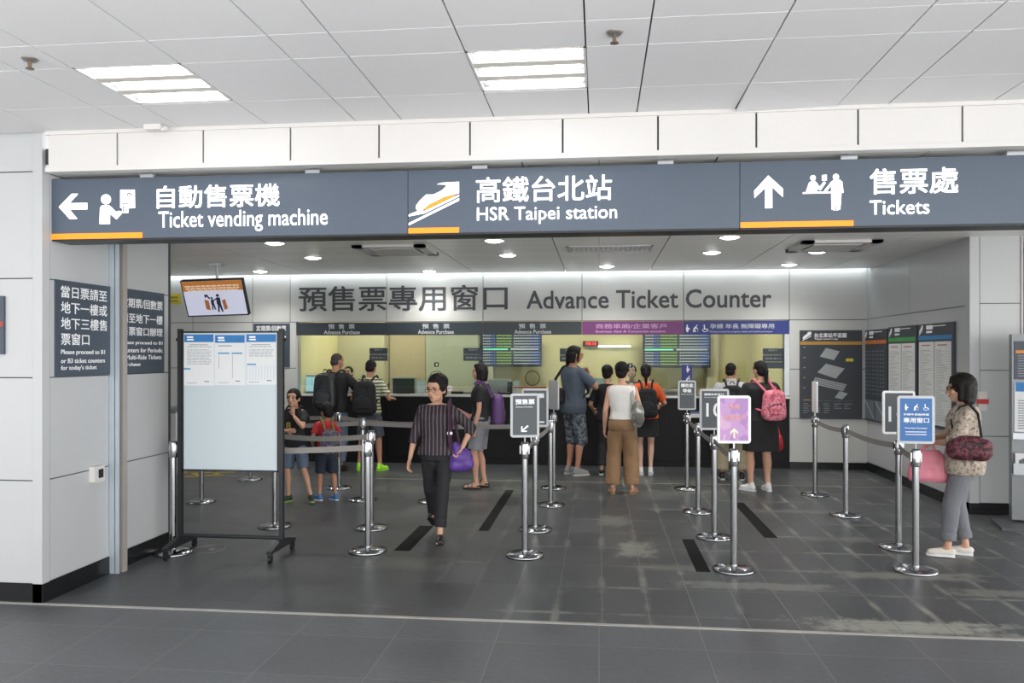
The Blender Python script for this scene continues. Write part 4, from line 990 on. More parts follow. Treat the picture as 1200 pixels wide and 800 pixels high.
for key, px, py, lb in (
    ('A1', 203, 648, 'steel stanchion close behind the left post of the rolling board'),
    ('A2', 236, 588, 'steel stanchion seen under left part of the white board'),
    ('A3', 293, 562, 'farthest steel stanchion seen under the white board'),
    ('A4', 322, 617, 'steel stanchion seen under right end of the white board'),
    ('B1', 397, 572, 'steel stanchion standing behind boy in red shirt'),
    ('B2', 425, 586, 'rearmost of three steel stanchions left of the walking woman'),
    ('B3', 435, 619, 'middle one of three steel stanchions left of the walking woman'),
    ('B4', 431, 646, 'front one of three steel stanchions left of the walking woman'),
    ('B5', 506, 588, 'steel stanchion hidden behind the walking woman legs'),
    ('C1', 615, 651, 'front steel stanchion of middle row with framed advance purchase sign'),
    ('C2', 627, 621, 'second steel stanchion of middle row with half hidden framed sign'),
    ('C3', 645, 592, 'plain steel stanchion third in the middle row'),
    ('C4', 649, 572, 'last stanchion of the middle row with silver sign turned away'),
    ('D1', 805, 573, 'steel stanchion with small please wait here sign near the blue symbol sign'),
    ('D2', 818, 600, 'plain steel stanchion between the wait sign and number ten sign'),
    ('D3', 837, 630, 'steel stanchion with number ten sign beside the pink sign'),
    ('D4', 860, 668, 'front steel stanchion with white framed pink sign'),
    ('E1', 955, 580, 'steel stanchion with edge-on sign in front of station map'),
    ('E2', 991, 604, 'plain steel stanchion in front of the wall corner'),
    ('E3', 1053, 642, 'steel stanchion with half hidden number sign behind the blue sign'),
    ('E4', 1073, 669, 'front steel stanchion with blue priority sign by the waiting woman')):
    sts[key] = stanchion(px, py, lb)
for a, b in (('A4', 'B3'), ('A1', 'B4'), ('B1', 'B5'), ('A3', 'B1'), ('B2', 'C3'), ('A2', 'B2'), ('C2', 'C3'), ('C3', 'C4'), ('C1', 'C2'), ('D1', 'D2'), ('D2', 'D3'), ('D3', 'D4'), ('E1', 'E2'), ('E2', 'E3'), ('E3', 'E4')):
    belt(sts[a], sts[b].location)
# front sign of the middle row
f, g0, Rv, w, h = sign_on(sts['C1'], R(12), .245, .37, 1.0, M_grey)
q = MB(); put_text(q, '預售票', g0 + Rv * w * .1 + Z * h * .78, Rv, Z, w * .8, h * .14, .03); put_text(q, 'Advance Purchase', g0 + Rv * w * .12 + Z * h * .70, Rv, Z, w * .7, h * .04, .01)
q.prism([(.34, .08), (.58, .08), (.58, .115), (.44, .115), (.66, .225), (.60, .255), (.40, .145), (.40, .225), (.34, .225)], g0 + Rv.cross(Z) * .002, Rv * w, Z * h, .001); q.build('lettering', M_letter, f)
f, g0, Rv, w, h = sign_on(sts['C2'], R(6), .26, .37, 1.0, M_grey)
q = MB(); put_text(q, '預售票', g0 + Rv * w * .1 + Z * h * .78, Rv, Z, w * .8, h * .14, .03); q.prism([(.66, .06), (.9, .06), (.9, .1), (.66, .1)], g0 + Rv.cross(Z) * .002, Rv * w, Z * h, .001); q.build('lettering', M_letter, f)
f, g0, Rv, w, h = sign_on(sts['C4'], R(118), .28, .37, 1.0, M_grey)
f, g0, Rv, w, h = sign_on(sts['D1'], R(4), .225, .37, 1.0, M_grey)
q = MB(); put_text(q, '請在此', g0 + Rv * w * .08 + Z * h * .80, Rv, Z, w * .84, h * .15, .03); put_text(q, '等候', g0 + Rv * w * .2 + Z * h * .60, Rv, Z, w * .6, h * .15, .03); q.box((0, 0, 0), (0, 0, 0)); put_text(q, 'Please wait here', g0 + Rv * w * .12 + Z * h * .52, Rv, Z, w * .76, h * .035, .01); q.build('lettering', M_letter, f)
f, g0, Rv, w, h = sign_on(sts['D3'], R(3), .27, .38, 1.0, M_grey)
q = MB(); put_text(q, '團體售票窗口', g0 + Rv * w * .1 + Z * h * .88, Rv, Z, w * .76, h * .06, .02); put_text(q, 'Group counter', g0 + Rv * w * .1 + Z * h * .81, Rv, Z, w * .5, h * .035, .01); put_text(q, '10', g0 + Rv * w * .17 + Z * h * .30, Rv, Z, w * .66, h * .38, .008); q.build('lettering', M_letter, f)
M_pink = ramp_mat('pink and violet print', t_noise(5, 2), [(0, 'a277b4'), (.45, 'b78cc0'), (.56, 'c9a0c4')], .3)
f, g0, Rv, w, h = sign_on(sts['D4'], R(2), .258, .375, 1.0, M_pink, 'white')
q = MB(); put_text(q, '商務', g0 + Rv * w * .3 + Z * h * .74, Rv, Z, w * .4, h * .13, .02); put_text(q, '企業客戶', g0 + Rv * w * .1 + Z * h * .48, Rv, Z, w * .8, h * .14, .02); q.build('lettering', mat('salmon lettering', 'e0a3a8', .6), f)
q = MB(); N_ = Rv.cross(Z) * .002; q.prism([(.47, .06), (.53, .06), (.53, .22), (.64, .15), (.64, .21), (.5, .30), (.36, .21), (.36, .15), (.47, .22)], g0 + N_, Rv * w, Z * h, .001); q.build('arrow', mat('cream arrow', 'f4e9d0', .6), f)
f, g0, Rv, w, h = sign_on(sts['E1'], R(88), .24, .37, 1.0, M_grey, 'white')
f, g0, Rv, w, h = sign_on(sts['E3'], R(-2), .27, .38, 1.0, M_grey, 'white')
q = MB(); put_text(q, '10', g0 + Rv * w * .12 + Z * h * .26, Rv, Z, w * .66, h * .40, .008); q.build('lettering', M_letter, f)
f, g0, Rv, w, h = sign_on(sts['E4'], R(-3), .275, .375, 1.0, mat('priority blue', '2b68a6', .45))
q = MB()
for k in range(3): sym(q, k, g0 + Rv * w * (.1 + .3 * k) + Z * h * .72, Rv, Z, h * .15, .002)
put_text(q, '孕婦年長無障礙', g0 + Rv * w * .1 + Z * h * .60, Rv, Z, w * .8, h * .05, .02); put_text(q, '專用窗口', g0 + Rv * w * .1 + Z * h * .43, Rv, Z, w * .8, h * .12, .02)
put_text(q, 'Priority Counter', g0 + Rv * w * .15 + Z * h * .28, Rv, Z, w * .7, h * .045, .015)
for r in range(2): q.box(tuple(g0 + Rv * w * .16 + Z * h * (.21 - .06 * r) + Rv.cross(Z) * .001), tuple(g0 + Rv * w * .82 + Z * h * (.225 - .06 * r) + Rv.cross(Z) * .003))
q.build('lettering', M_letter, f)
# ------------------------------------------------------------ people: bodies grown as one surface from tapered limbs
def grow(mb, name, mats, parent, voxel, smooth=3, k=1.0, wrinkle=0, wscale=9, floor0=False, cut=None):
    """union of closed shapes by voxel remeshing, smoothed; optional cloth folds"""
    me = mb.mesh('grow_source', mats); tmp = bpy.data.objects.new('grow_source', me); COL.objects.link(tmp)
    r = tmp.modifiers.new('r', 'REMESH'); r.mode = 'VOXEL'; r.voxel_size = voxel; r.use_smooth_shade = True
    s = tmp.modifiers.new('s', 'SMOOTH'); s.factor = .5; s.iterations = smooth
    dg = bpy.context.evaluated_depsgraph_get(); dg.update()
    out = bpy.data.meshes.new_from_object(tmp.evaluated_get(dg)); out.name = name
    bpy.data.objects.remove(tmp); bpy.data.meshes.remove(me)
    n = len(out.vertices); co = np.empty(n * 3, np.float32); out.vertices.foreach_get('co', co); co = co.reshape(-1, 3)
    if wrinkle:
        no = np.empty(n * 3, np.float32); out.vertices.foreach_get('normal', no); no = no.reshape(-1, 3)
        d = np.array([mnoise.noise(Vector((c[0] * wscale, c[1] * wscale, c[2] * wscale * .6 + (c[0] + c[1]) * 3))) for c in co])
        d2 = np.array([mnoise.noise(Vector((c[0] * wscale * 2.3 + 5, c[1] * wscale * 2.3, c[2] * wscale * 1.6))) for c in co])
        co = co + no * (d * wrinkle + d2 * wrinkle * .4)[:, None]
    if floor0: co[:, 2] = np.maximum(co[:, 2], floor0 if floor0 is not True else .004)
    co = co * k
    out.vertices.foreach_set('co', co.astype(np.float32).ravel()); out.update()
    ms = mats if isinstance(mats, (list, tuple)) else [mats]
    if not len(out.materials):
        for mm in ms: out.materials.append(mm)
    o = bpy.data.objects.new(name, out); COL.objects.link(o)
    if parent is not None: o.parent = parent
    return o
def ik(a, b, l1, l2, pole):
    a = Vector(a); b = Vector(b); d = b - a; L = d.length; mx = (l1 + l2) * .995
    if L > mx: b = a + d * (mx / L); d = b - a; L = mx
    u = d / L; t_ = (l1 * l1 - l2 * l2 + L * L) / (2 * L); h = math.sqrt(max(0, l1 * l1 - t_ * t_))
    p = Vector(pole) - u * Vector(pole).dot(u)
    p = p.normalized() if p.length > 1e-5 else u.orthogonal().normalized()
    return a + u * t_ + p * h, b
M_skin = mat('warm skin', 'c99b82', .55, 0, .05, 14); M_skin2 = mat('pale skin', 'd9b09a', .55, 0, .05, 14); M_skin3 = mat('tanned skin', 'b07f66', .55, 0, .06, 14)
M_hair = mat('black hair', '15110f', .6, 0, .3, 40, bump=.4, bscale=60, spec=.25); M_hair2 = mat('cropped grey black hair', '39332f', .7, 0, .3, 60)
M_eye = mat('eye', '1b1512', .25); M_brow = mat('eyebrow', '2a211d', .8); M_lip = mat('lips', 'a8605a', .5); M_lens = mat('spectacle rim', '4a3f3c', .3)
class Person: pass
TR = [(.80, .135, .095, -.005), (.86, .162, .112, -.008), (.92, .168, .118, -.01), (1.0, .152, .106, 0), (1.08, .135, .096, .003), (1.18, .145, .104, .004), (1.28, .162, .114, .004), (1.35, .170, .104, -.006), (1.395, .142, .085, -.014), (1.43, .098, .066, -.016), (1.455, .064, .055, -.014), (1.475, .05, .05, -.012)]
def person(label, loc, rz, Ht, fem=False, w=1.0, lean=0, twist=0, side=0, head=(0, 0), headk=1.0, L=None, Rr=None, legL=None, legR=None, skin=None, hair=None, top=None, bottom=None, shoes=None,
           face=True, voxel=.0075, group=None, seat=0, waist=None, zoff=0, sit=False):
    S = Person(); k = S.k = Ht / 1.7; skin = skin or M_skin
    o = S.o = thing('person', label, 'person', (loc[0], loc[1], zoff), rz, group)
    wf = w * (.93 if fem else 1.0)
    def tr(p):
        p = Vector(p); t_ = min(1, max(0, (p.z - .92) / .3)); t_ = t_ * t_ * (3 - 2 * t_)
        p = p - Vector((0, 0, .92)); p = Matrix.Rotation(R(-lean) * t_, 3, 'X') @ (Matrix.Rotation(R(twist) * t_, 3, 'Z') @ (Matrix.Rotation(R(side) * t_, 3, 'Y') @ p))
        return p + Vector((0, 0, .92))
    S.tr = tr
    def ring(z, rx, ry, cy, off, n=22):
        r = []
        for i in range(n):
            a = 2 * math.pi * i / n; ca, sa = math.cos(a), math.sin(a); e = .82
            r.append(tr(((rx + off) * math.copysign(abs(ca) ** e, ca), cy + (ry + off) * math.copysign(abs(sa) ** e, sa), z)))
        return r
    def shape(z):
        for (z0, a0, b0, c0), (z1, a1, b1, c1) in zip(TR, TR[1:]):
            if z <= z1:
                t_ = max(0, (z - z0) / (z1 - z0)); rx, ry, cy = a0 + (a1 - a0) * t_, b0 + (b1 - b0) * t_, c0 + (c1 - c0) * t_; break
        else: rx, ry, cy = TR[-1][1:]
        if fem:
            if .98 < z < 1.16: rx *= .93
            if z < .95: rx *= 1.03
        sw = w if z < 1.38 else 1 + (w - 1) * .5
        return rx * sw, ry * sw, cy
    def torso(mb, z0, z1, off, step=.03, flare=None):
        rs = []; n = max(2, int((z1 - z0) / step)); 
        for i in range(n + 1):
            z = z0 + (z1 - z0) * i / n; rx, ry, cy = shape(z); e = off
            if flare: e = off + flare * max(0, 1 - (z - z0) / .35)
            rs.append(ring(z, rx, ry, cy, e))
        mb.loft(rs)
    # joints
    sx = .168 * wf
    J = {}
    for s, nm, spec in ((-1, 'L', L), (1, 'R', Rr)):
        sp = spec or {}
        sh = tr((s * sx, -.01, 1.37)); wr = sp.get('w'); pole = sp.get('p', (s * .4, -1, -.2))
        wr = Vector(wr) if wr is not None else Vector((s * .235 * wf, .04, .86)) + (tr((s * sx, 0, 1.385)) - Vector((s * sx, 0, 1.385))) * .8
        el, wr = ik(sh, wr, .285, .245, pole); J['sh' + nm] = sh; J['el' + nm] = el; J['wr' + nm] = wr
    for s, nm, spec in ((-1, 'L', legL), (1, 'R', legR)):
        sp = spec or {}
        hp = Vector((s * .088 * w, 0, .90)); an = Vector(sp.get('f', (s * .095, -.01, .085))); kn, an = ik(hp, an, .415, .41, sp.get('p', (s * .08, 1, 0)))
        J['hp' + nm] = hp; J['kn' + nm] = kn; J['an' + nm] = an; J['yaw' + nm] = sp.get('yaw', -s * 8 * -1 if False else s * -8); J['pit' + nm] = sp.get('pit', 0)
    nb = tr((0, -.012, 1.43)); hc = tr((0, .022, 1.60)); J['hc'] = hc
    HM = Matrix.Rotation(R(head[0]), 3, 'Z') @ Matrix.Rotation(R(-head[1]), 3, 'X'); tilt = Matrix.Rotation(R(twist), 3, 'Z') @ Matrix.Rotation(R(-lean * .6), 3, 'X'); HM = tilt @ HM
    S.J = J; S.HM = HM; hk = headk
    def hp_(p): return hc + HM @ (Vector(p) * hk)
    S.hp = hp_
    hkM = HM
    def hell(mb, c, r): mb.ell(hp_(c), [x * hk for x in r], hkM.to_4x4())
    # ---- body
    B = MB()
    rs = [ring(z, *shape(z), -.022) for z in (.80, .86, .92, 1.0, 1.08, 1.18, 1.28, 1.36, 1.40, 1.43, 1.455, 1.475)]; B.loft(rs)
    B.cap(nb, hp_((0, -.022, -.06)), .054 * (.92 if fem else 1.05), .05 * hk * (.92 if fem else 1.05))
    hell(B, (0, -.005, .022), (.074, .093, .088)); hell(B, (0, .018, -.045), (.06, .066, .066)); hell(B, (0, .045, -.085), (.034, .034, .026)); hell(B, (0, .05, .03), (.062, .038, .05))
    B.cap(hp_((0, .086, .0)), hp_((0, .104, -.032)), .009 * hk, .013 * hk); hell(B, (0, .078, -.062), (.024, .014, .014))
    for s in (-1, 1):
        hell(B, (s * .074, -.008, -.012), (.012, .022, .032)); hell(B, (s * .036, .064, -.025), (.024, .02, .02))
    for nm, s in (('L', -1), ('R', 1)):
        sh, el, wr = J['sh' + nm], J['el' + nm], J['wr' + nm]; am = .92 if fem else 1.05; am *= (1 + (w - 1) * .6)
        B.cap(sh, sh.lerp(el, .5), .05 * am, .043 * am); B.cap(sh.lerp(el, .5), el, .043 * am, .036 * am); B.cap(el, el.lerp(wr, .35), .036 * am, .037 * am); B.cap(el.lerp(wr, .35), wr, .037 * am, .025 * am)
        B.cap(sh, tr((s * .07, -.014, 1.40)), .046 * am, .045)
        sp = (L if nm == 'L' else Rr) or {}
        d = (wr - el).normalized()
        if 'hd' in sp: d = Vector(sp['hd']).normalized()
        nrm = Vector(sp.get('n', (-s, 0.15, 0))); nrm = (nrm - d * nrm.dot(d)).normalized(); sd = d.cross(nrm) * (1 if nm == 'L' else -1)
        # sd points toward the thumb side (forward when the arm hangs)
        if sd.y < 0 and 'n' not in sp: sd = -sd
        cu = sp.get('curl', 25)
        M_ = Matrix((sd, nrm, d)).transposed().to_4x4()
        B.ell(wr + d * .05, (.040, .017, .052), M_)
        for i, (fo, ln) in enumerate(((.030, .072), (.010, .080), (-.011, .074), (-.031, .058))):
            p = wr + d * (.088 - .004 * (i == 3)) + sd * fo; dd = (d + sd * fo * 1.6).normalized(); ang = 0
            for f_, r0, r1 in ((.45, .0098, .009), (.32, .009, .0085), (.27, .0085, .0075)):
                ang += R(cu * (.7 if f_ == .45 else 1.0)); dv = (dd * math.cos(ang) + nrm * math.sin(ang)).normalized(); q_ = p + dv * ln * f_; B.cap(p, q_, r0, r1, 10); p = q_
        p = wr + d * .03 + sd * .03; dv = (d * .75 + sd * .62 + nrm * .25).normalized(); q_ = p + dv * .042; B.cap(p, q_, .013, .0105, 10); dv = (d * .9 + sd * .25 + nrm * .35).normalized(); B.cap(q_, q_ + dv * .03, .0105, .0085, 10)
        J['hand' + nm] = wr + d * .075 + nrm * .02
    def fpos(nm, p):
        """point in the foot's own frame: x out, y to the toe, z up"""
        an = J['an' + nm]; M_ = Matrix.Rotation(R(J['yaw' + nm]), 3, 'Z') @ Matrix.Rotation(R(-J['pit' + nm]), 3, 'X')
        return an + M_ @ (Vector(p) - Vector((0, 0, .085)))
    S.fpos = fpos
    for nm, s in (('L', -1), ('R', 1)):
        hp, kn, an = J['hp' + nm], J['kn' + nm], J['an' + nm]; lw = (1.0 if not fem else .98) * (1 + (w - 1) * .8)
        B.cap(hp, hp.lerp(kn, .5), .074 * lw, .066 * lw); B.cap(hp.lerp(kn, .5), kn, .068 * lw, .05 * lw)
        c1 = kn.lerp(an, .3) + Vector((0, -.012, 0)); B.cap(kn, c1, .049 * lw, .051 * lw); B.cap(c1, kn.lerp(an, .68), .051 * lw, .036 * lw); B.cap(kn.lerp(an, .68), an, .036 * lw, .031 * lw)
        B.cap(fpos(nm, (0, -.03, .042)), fpos(nm, (0, .05, .045)), .030, .034); B.cap(fpos(nm, (0, .05, .042)), fpos(nm, (.004 * s, .135, .03)), .034, .026); B.cap(fpos(nm, (0, 0, .085)), fpos(nm, (0, .05, .05)), .03, .03)
        B.cap(fpos(nm, (-.02 * s, .12, .028)), fpos(nm, (-.024 * s, .165, .024)), .018, .013); B.cap(fpos(nm, (.02 * s, .12, .026)), fpos(nm, (.024 * s, .15, .022)), .018, .012)
    S.body = grow(B, 'body', skin, o, voxel / k * 1.0, 2, k)
    if zoff == 0: 
        me = S.body.data; co = np.empty(len(me.vertices) * 3, np.float32); me.vertices.foreach_get('co', co); co = co.reshape(-1, 3); co[:, 2] = np.maximum(co[:, 2], .012); me.vertices.foreach_set('co', co.ravel())
    # ---- face
    def small(name, m, fn): q = MB(); fn(q); q.v = [tuple(Vector(v) * k) for v in q.v]; return q.build(name, m, o)
    S.small = small
    if face:
        for s in (-1, 1):
            small('eye', M_eye, lambda q: hell(q, (s * .033, .0835, .004), (.014, .008, .0055)))
            small('eyebrow', M_brow, lambda q: q.cap(hp_((s * .018, .090, .024)), hp_((s * .050, .079, .023)), .004 * hk, .003 * hk, 8))
        small('mouth', M_lip, lambda q: hell(q, (0, .090, -.061), (.021, .006, .006)))
    # ---- hair
    if hair:
        st = hair['style']; hm = hair.get('m', M_hair); q = MB()
        gr = hair.get('g', .012)
        hell(q, (0, -.017, .034), (.074 + gr, .086 + gr, .080 + gr)); hell(q, (0, -.05, -.02), (.066 + gr * .8, .05 + gr, .062 + gr))
        if st in ('bob', 'long', 'pony', 'bun', 'short_f', 'shag'):
            hell(q, (0, .045, .085), (.05, .034, .028))
        if st == 'short_f':
            hell(q, (0, -.032, .055), (.092, .098, .085)); hell(q, (-.018, .04, .094), (.05, .03, .02))
            for s in (-1, 1): hell(q, (s * .074, -.005, .015), (.016, .04, .04))
        if st == 'bob':
            for s in (-1, 1): q.cap(hp_((s * .072, .008, .04)), hp_((s * .072, .012, -.085)), .026 * hk, .022 * hk); q.cap(hp_((s * .066, -.04, .02)), hp_((s * .066, -.035, -.10)), .034 * hk, .028 * hk)
            q.cap(hp_((0, -.06, 0)), hp_((0, -.062, -.095)), .062 * hk, .045 * hk); q.cap(hp_((.04, -.06, 0)), hp_((.045, -.055, -.1)), .045 * hk, .032 * hk); q.cap(hp_((-.04, -.06, 0)), hp_((-.045, -.055, -.1)), .045 * hk, .032 * hk)
            if hair.get('fringe'): hell(q, (0, .07, .055), (.055, .022, .03))
        if st == 'shag':
            for i in range(9): a = R(100 + i * 20); q.cap(hp_((.07 * math.sin(a + 1.57 * 0), -.0 + .07 * math.cos(a) * 1.0 - .02, .0)), hp_((.086 * math.sin(a), .08 * math.cos(a) - .02, -.105)), .034 * hk, .014 * hk)
            for s in (-1, 1): q.cap(hp_((s * .07, .03, .05)), hp_((s * .08, .02, -.08)), .022 * hk, .014 * hk)
            q.cap(hp_((0, -.06, 0)), hp_((0, -.085, -.11)), .06 * hk, .035 * hk)
        if st == 'pony':
            b0 = hp_((0, -.105, .03)); q.cap(b0, hp_((0, -.13, -.03)), .028, .03); q.cap(hp_((0, -.13, -.03)), hp_((.0, -.12, -.13)), .03, .026); q.cap(hp_((0, -.12, -.13)), hp_((.004, -.115, -.13 - hair.get('len', .1))), .026, .012)
        if st == 'bun': hell(q, (0, -.12, .03), (.035, .032, .035))
        if st == 'tied': q.cap(hp_((0, -.09, -.05)), hp_((0, -.095, -.12)), .022, .012)
        grow(q, 'hair', hm, o, .0075 / k, 2, k, .0035, 45)
    # ---- clothes
    if bottom:
        bm = bottom['m']; kind = bottom['kind']; q = MB(); wz = bottom.get('waist', 1.02); of = bottom.get('off', .010) + .004
        if kind in ('trousers', 'shorts'):
            torso(q, .84, wz, of)
            th, kr, hr = bottom.get('r', (.093, .066, .056)); end = bottom.get('end', .93)
            for nm in 'LR':
                hp, kn, an = J['hp' + nm], J['kn' + nm], J['an' + nm]; kr_ = kr; cr = Vector((hp.x * .55, -.005, .83))
                q.cap(cr, hp.lerp(kn, .4), th * w, (th * .6 + kr * .4) * w)
                if end >= .5:
                    q.cap(hp.lerp(kn, .25), kn, (th * .75 + kr * .25) * w, kr * w); t_ = (end - .5) * 2; e = kn.lerp(an, t_); hw_ = kr + (hr - kr) * t_
                    pts = [kn.lerp(e, i / 5) for i in range(6)]
                    for i in range(4): q.cap(pts[i], pts[i + 1].lerp(pts[i], .5 if i == 3 else 0), (kr + (hw_ - kr) * i / 5) * w, (kr + (hw_ - kr) * (i + 1) / 5) * w)
                    q.sleeve(pts[4], pts[5], (kr + (hw_ - kr) * .8) * w, hw_ * w)
                else:
                    e = hp.lerp(kn, end * 2); q.cap(hp.lerp(kn, .2), hp.lerp(e, .75), th * w * .98, hr * w); q.sleeve(hp.lerp(e, .4), e, th * w * .97, hr * w)
        elif kind == 'skirt':
            torso(q, .88, wz, of); z1 = bottom.get('hem', .6); rs = []
            for i in range(8): t_ = i / 7; z = .95 + (z1 - .95) * t_; rx, ry, cy = shape(.9); rs.append(ring(z, rx, ry, cy, of + bottom.get('flare', .01) * t_))
            q.loft(rs[::-1])
        g = grow(q, {'skirt': 'skirt', 'shorts': 'shorts'}.get(kind, 'trousers'), bm, o, .010, 2, k, bottom.get('wr', .006), 11)
    if top:
        tm = top['m']; q = MB(); of = top.get('off', .014) + .006; hem = top.get('hem', .88); neck = top.get('neck', 1.435)
        torso(q, hem, neck, of, .025, top.get('flare'))
        if fem:
            for s in (-1, 1): q.ell(tr((s * .07 * w, .085 * w, 1.255)), (.06 * w, .045 * w, .058 * w))
        if w > 1.15: q.ell(tr((0, .06, 1.05)), (.12 * w, .085 * w, .12))
        sl = top.get('sleeve', .5); sr = top.get('sr', .062)
        for nm, s in (('L', -1), ('R', 1)):
            sh, el, wr = J['sh' + nm], J['el' + nm], J['wr' + nm]; base = tr((s * .085, -.012, 1.378))
            if sl > 0:
                q.cap(base, sh, .05 * w, .056 * w)
                if sl <= 1: q.cap(sh, sh.lerp(el, sl * .7), .058 * w, sr * .98 * w); q.sleeve(sh.lerp(el, .1), sh.lerp(el, sl), .058 * w, sr * w)
                else: q.cap(sh, el, .058 * w, (sr + .056) / 2 * w); q.sleeve(el, el.lerp(wr, sl - 1), (sr + .056) / 2 * w, sr * w)
            else: q.cap(base, sh.lerp(base, .25), .05 * w, .046 * w)
        nm_ = top.get('name', 'shirt')
        S.top = grow(q, nm_, tm, o, .010, 2, k, top.get('wr', .006), 10)
        if top.get('collar'):
            q = MB(); q.lathe([(.066, -.02), (.07, .02), (.062, .03), (.058, .0)]); T_ = Matrix.Translation(tr((0, -.012, 1.455))); q.v = [tuple((T_ @ Vector(v)) * k) for v in q.v]; q.build('collar', top['collar'], o)
    # ---- shoes
    if shoes:
        for nm, s in (('L', -1), ('R', 1)):
            kd = shoes['kind']; hw = shoes.get('w', 1.0); base = MB()
            ol = [(-.028, -.06), (.028, -.06), (.034, -.03), (.033, .03), (.043, .09), (.041, .14), (.024, .178), (-.006, .184), (-.034, .16), (-.041, .11), (-.033, .04), (-.034, -.03)]
            so = [(x * s * hw, y) for x, y in ol]; so = so if s > 0 else so[::-1]; hs = shoes.get('sole_h', .022)
            vs = [fpos(nm, (x, y, 0)) for x, y in so] + [fpos(nm, (x, y, hs)) for x, y in so]; n_ = len(so)
            if kd != 'sandal':
                q = MB()
                q.cap(fpos(nm, (0, -.03, .045)), fpos(nm, (0, .05, .045)), .036, .040); q.cap(fpos(nm, (0, .05, .043)), fpos(nm, (.004 * s, .14, .034)), .040, .032)
                q.cap(fpos(nm, (-.012 * s, .1, .034)), fpos(nm, (-.01 * s, .152, .03)), .031, .026)
                if kd == 'sneaker': q.cap(fpos(nm, (0, -.015, .07)), fpos(nm, (0, .035, .065)), .036, .036); q.cap(fpos(nm, (0, -.012, .09)), fpos(nm, (0, .0, .07)), .037, .037)
                if kd == 'flat': q.cap(fpos(nm, (0, -.035, .05)), fpos(nm, (0, -.03, .05)), .034, .034)
                sh_ = grow(q, 'shoe', shoes['m'], o, .008, 2, k, 0, 9, floor0=.006)
                if kd == 'sneaker':
                    q = MB()
                    for r in range(4): a = .03 + r * .02; q.cap(fpos(nm, (-.02, a, .094 - r * .007)), fpos(nm, (.02, a + .006, .094 - r * .007)), .0045, .0045, 6)
                    q.v = [tuple(Vector(v) * k) for v in q.v]; q.build('laces', shoes.get('lace', M_paper), sh_)
                par = sh_
            else:
                par = o
                q = MB()
                for y_, z_ in ((.11, .062), (.055, .085)) if shoes.get('straps', 2) == 2 else ((.10, .06),):
                    q.path([fpos(nm, (math.cos(a) * .042, y_, .02 + math.sin(a) * (z_ - .012))) for a in [i * math.pi / 8 for i in range(9)]], 0, flat=(.026, .006, (0, 1, .01)))
                q.path([fpos(nm, (math.cos(a) * .036, -.012 - math.sin(a) * .05, .05)) for a in [i * math.pi / 8 for i in range(9)]], 0, flat=(.005, .02, (0, 0, 1)))
                q.v = [tuple(Vector(v) * k) for v in q.v]; par = q.build('sandal', shoes['m'], o)
            q = MB(); q.add([v * k for v in vs], [tuple(range(n_ - 1, -1, -1)), tuple(range(n_, 2 * n_))] + [(i, (i + 1) % n_, n_ + (i + 1) % n_, n_ + i) for i in range(n_)]); so_ = q.build('sole', shoes.get('sole', M_black), par)
    bpy.context.view_layer.update()
    return S
def worn(S, name, label, cat, group=None):
    """a bag carried by a person: a thing of its own in the same place"""
    return thing(name, label, cat, S.o.location, S.o.rotation_euler.z, group)
def scale_build(q, S, name, m, parent): q.v = [tuple(Vector(v) * S.k) for v in q.v]; return q.build(name, m, parent)
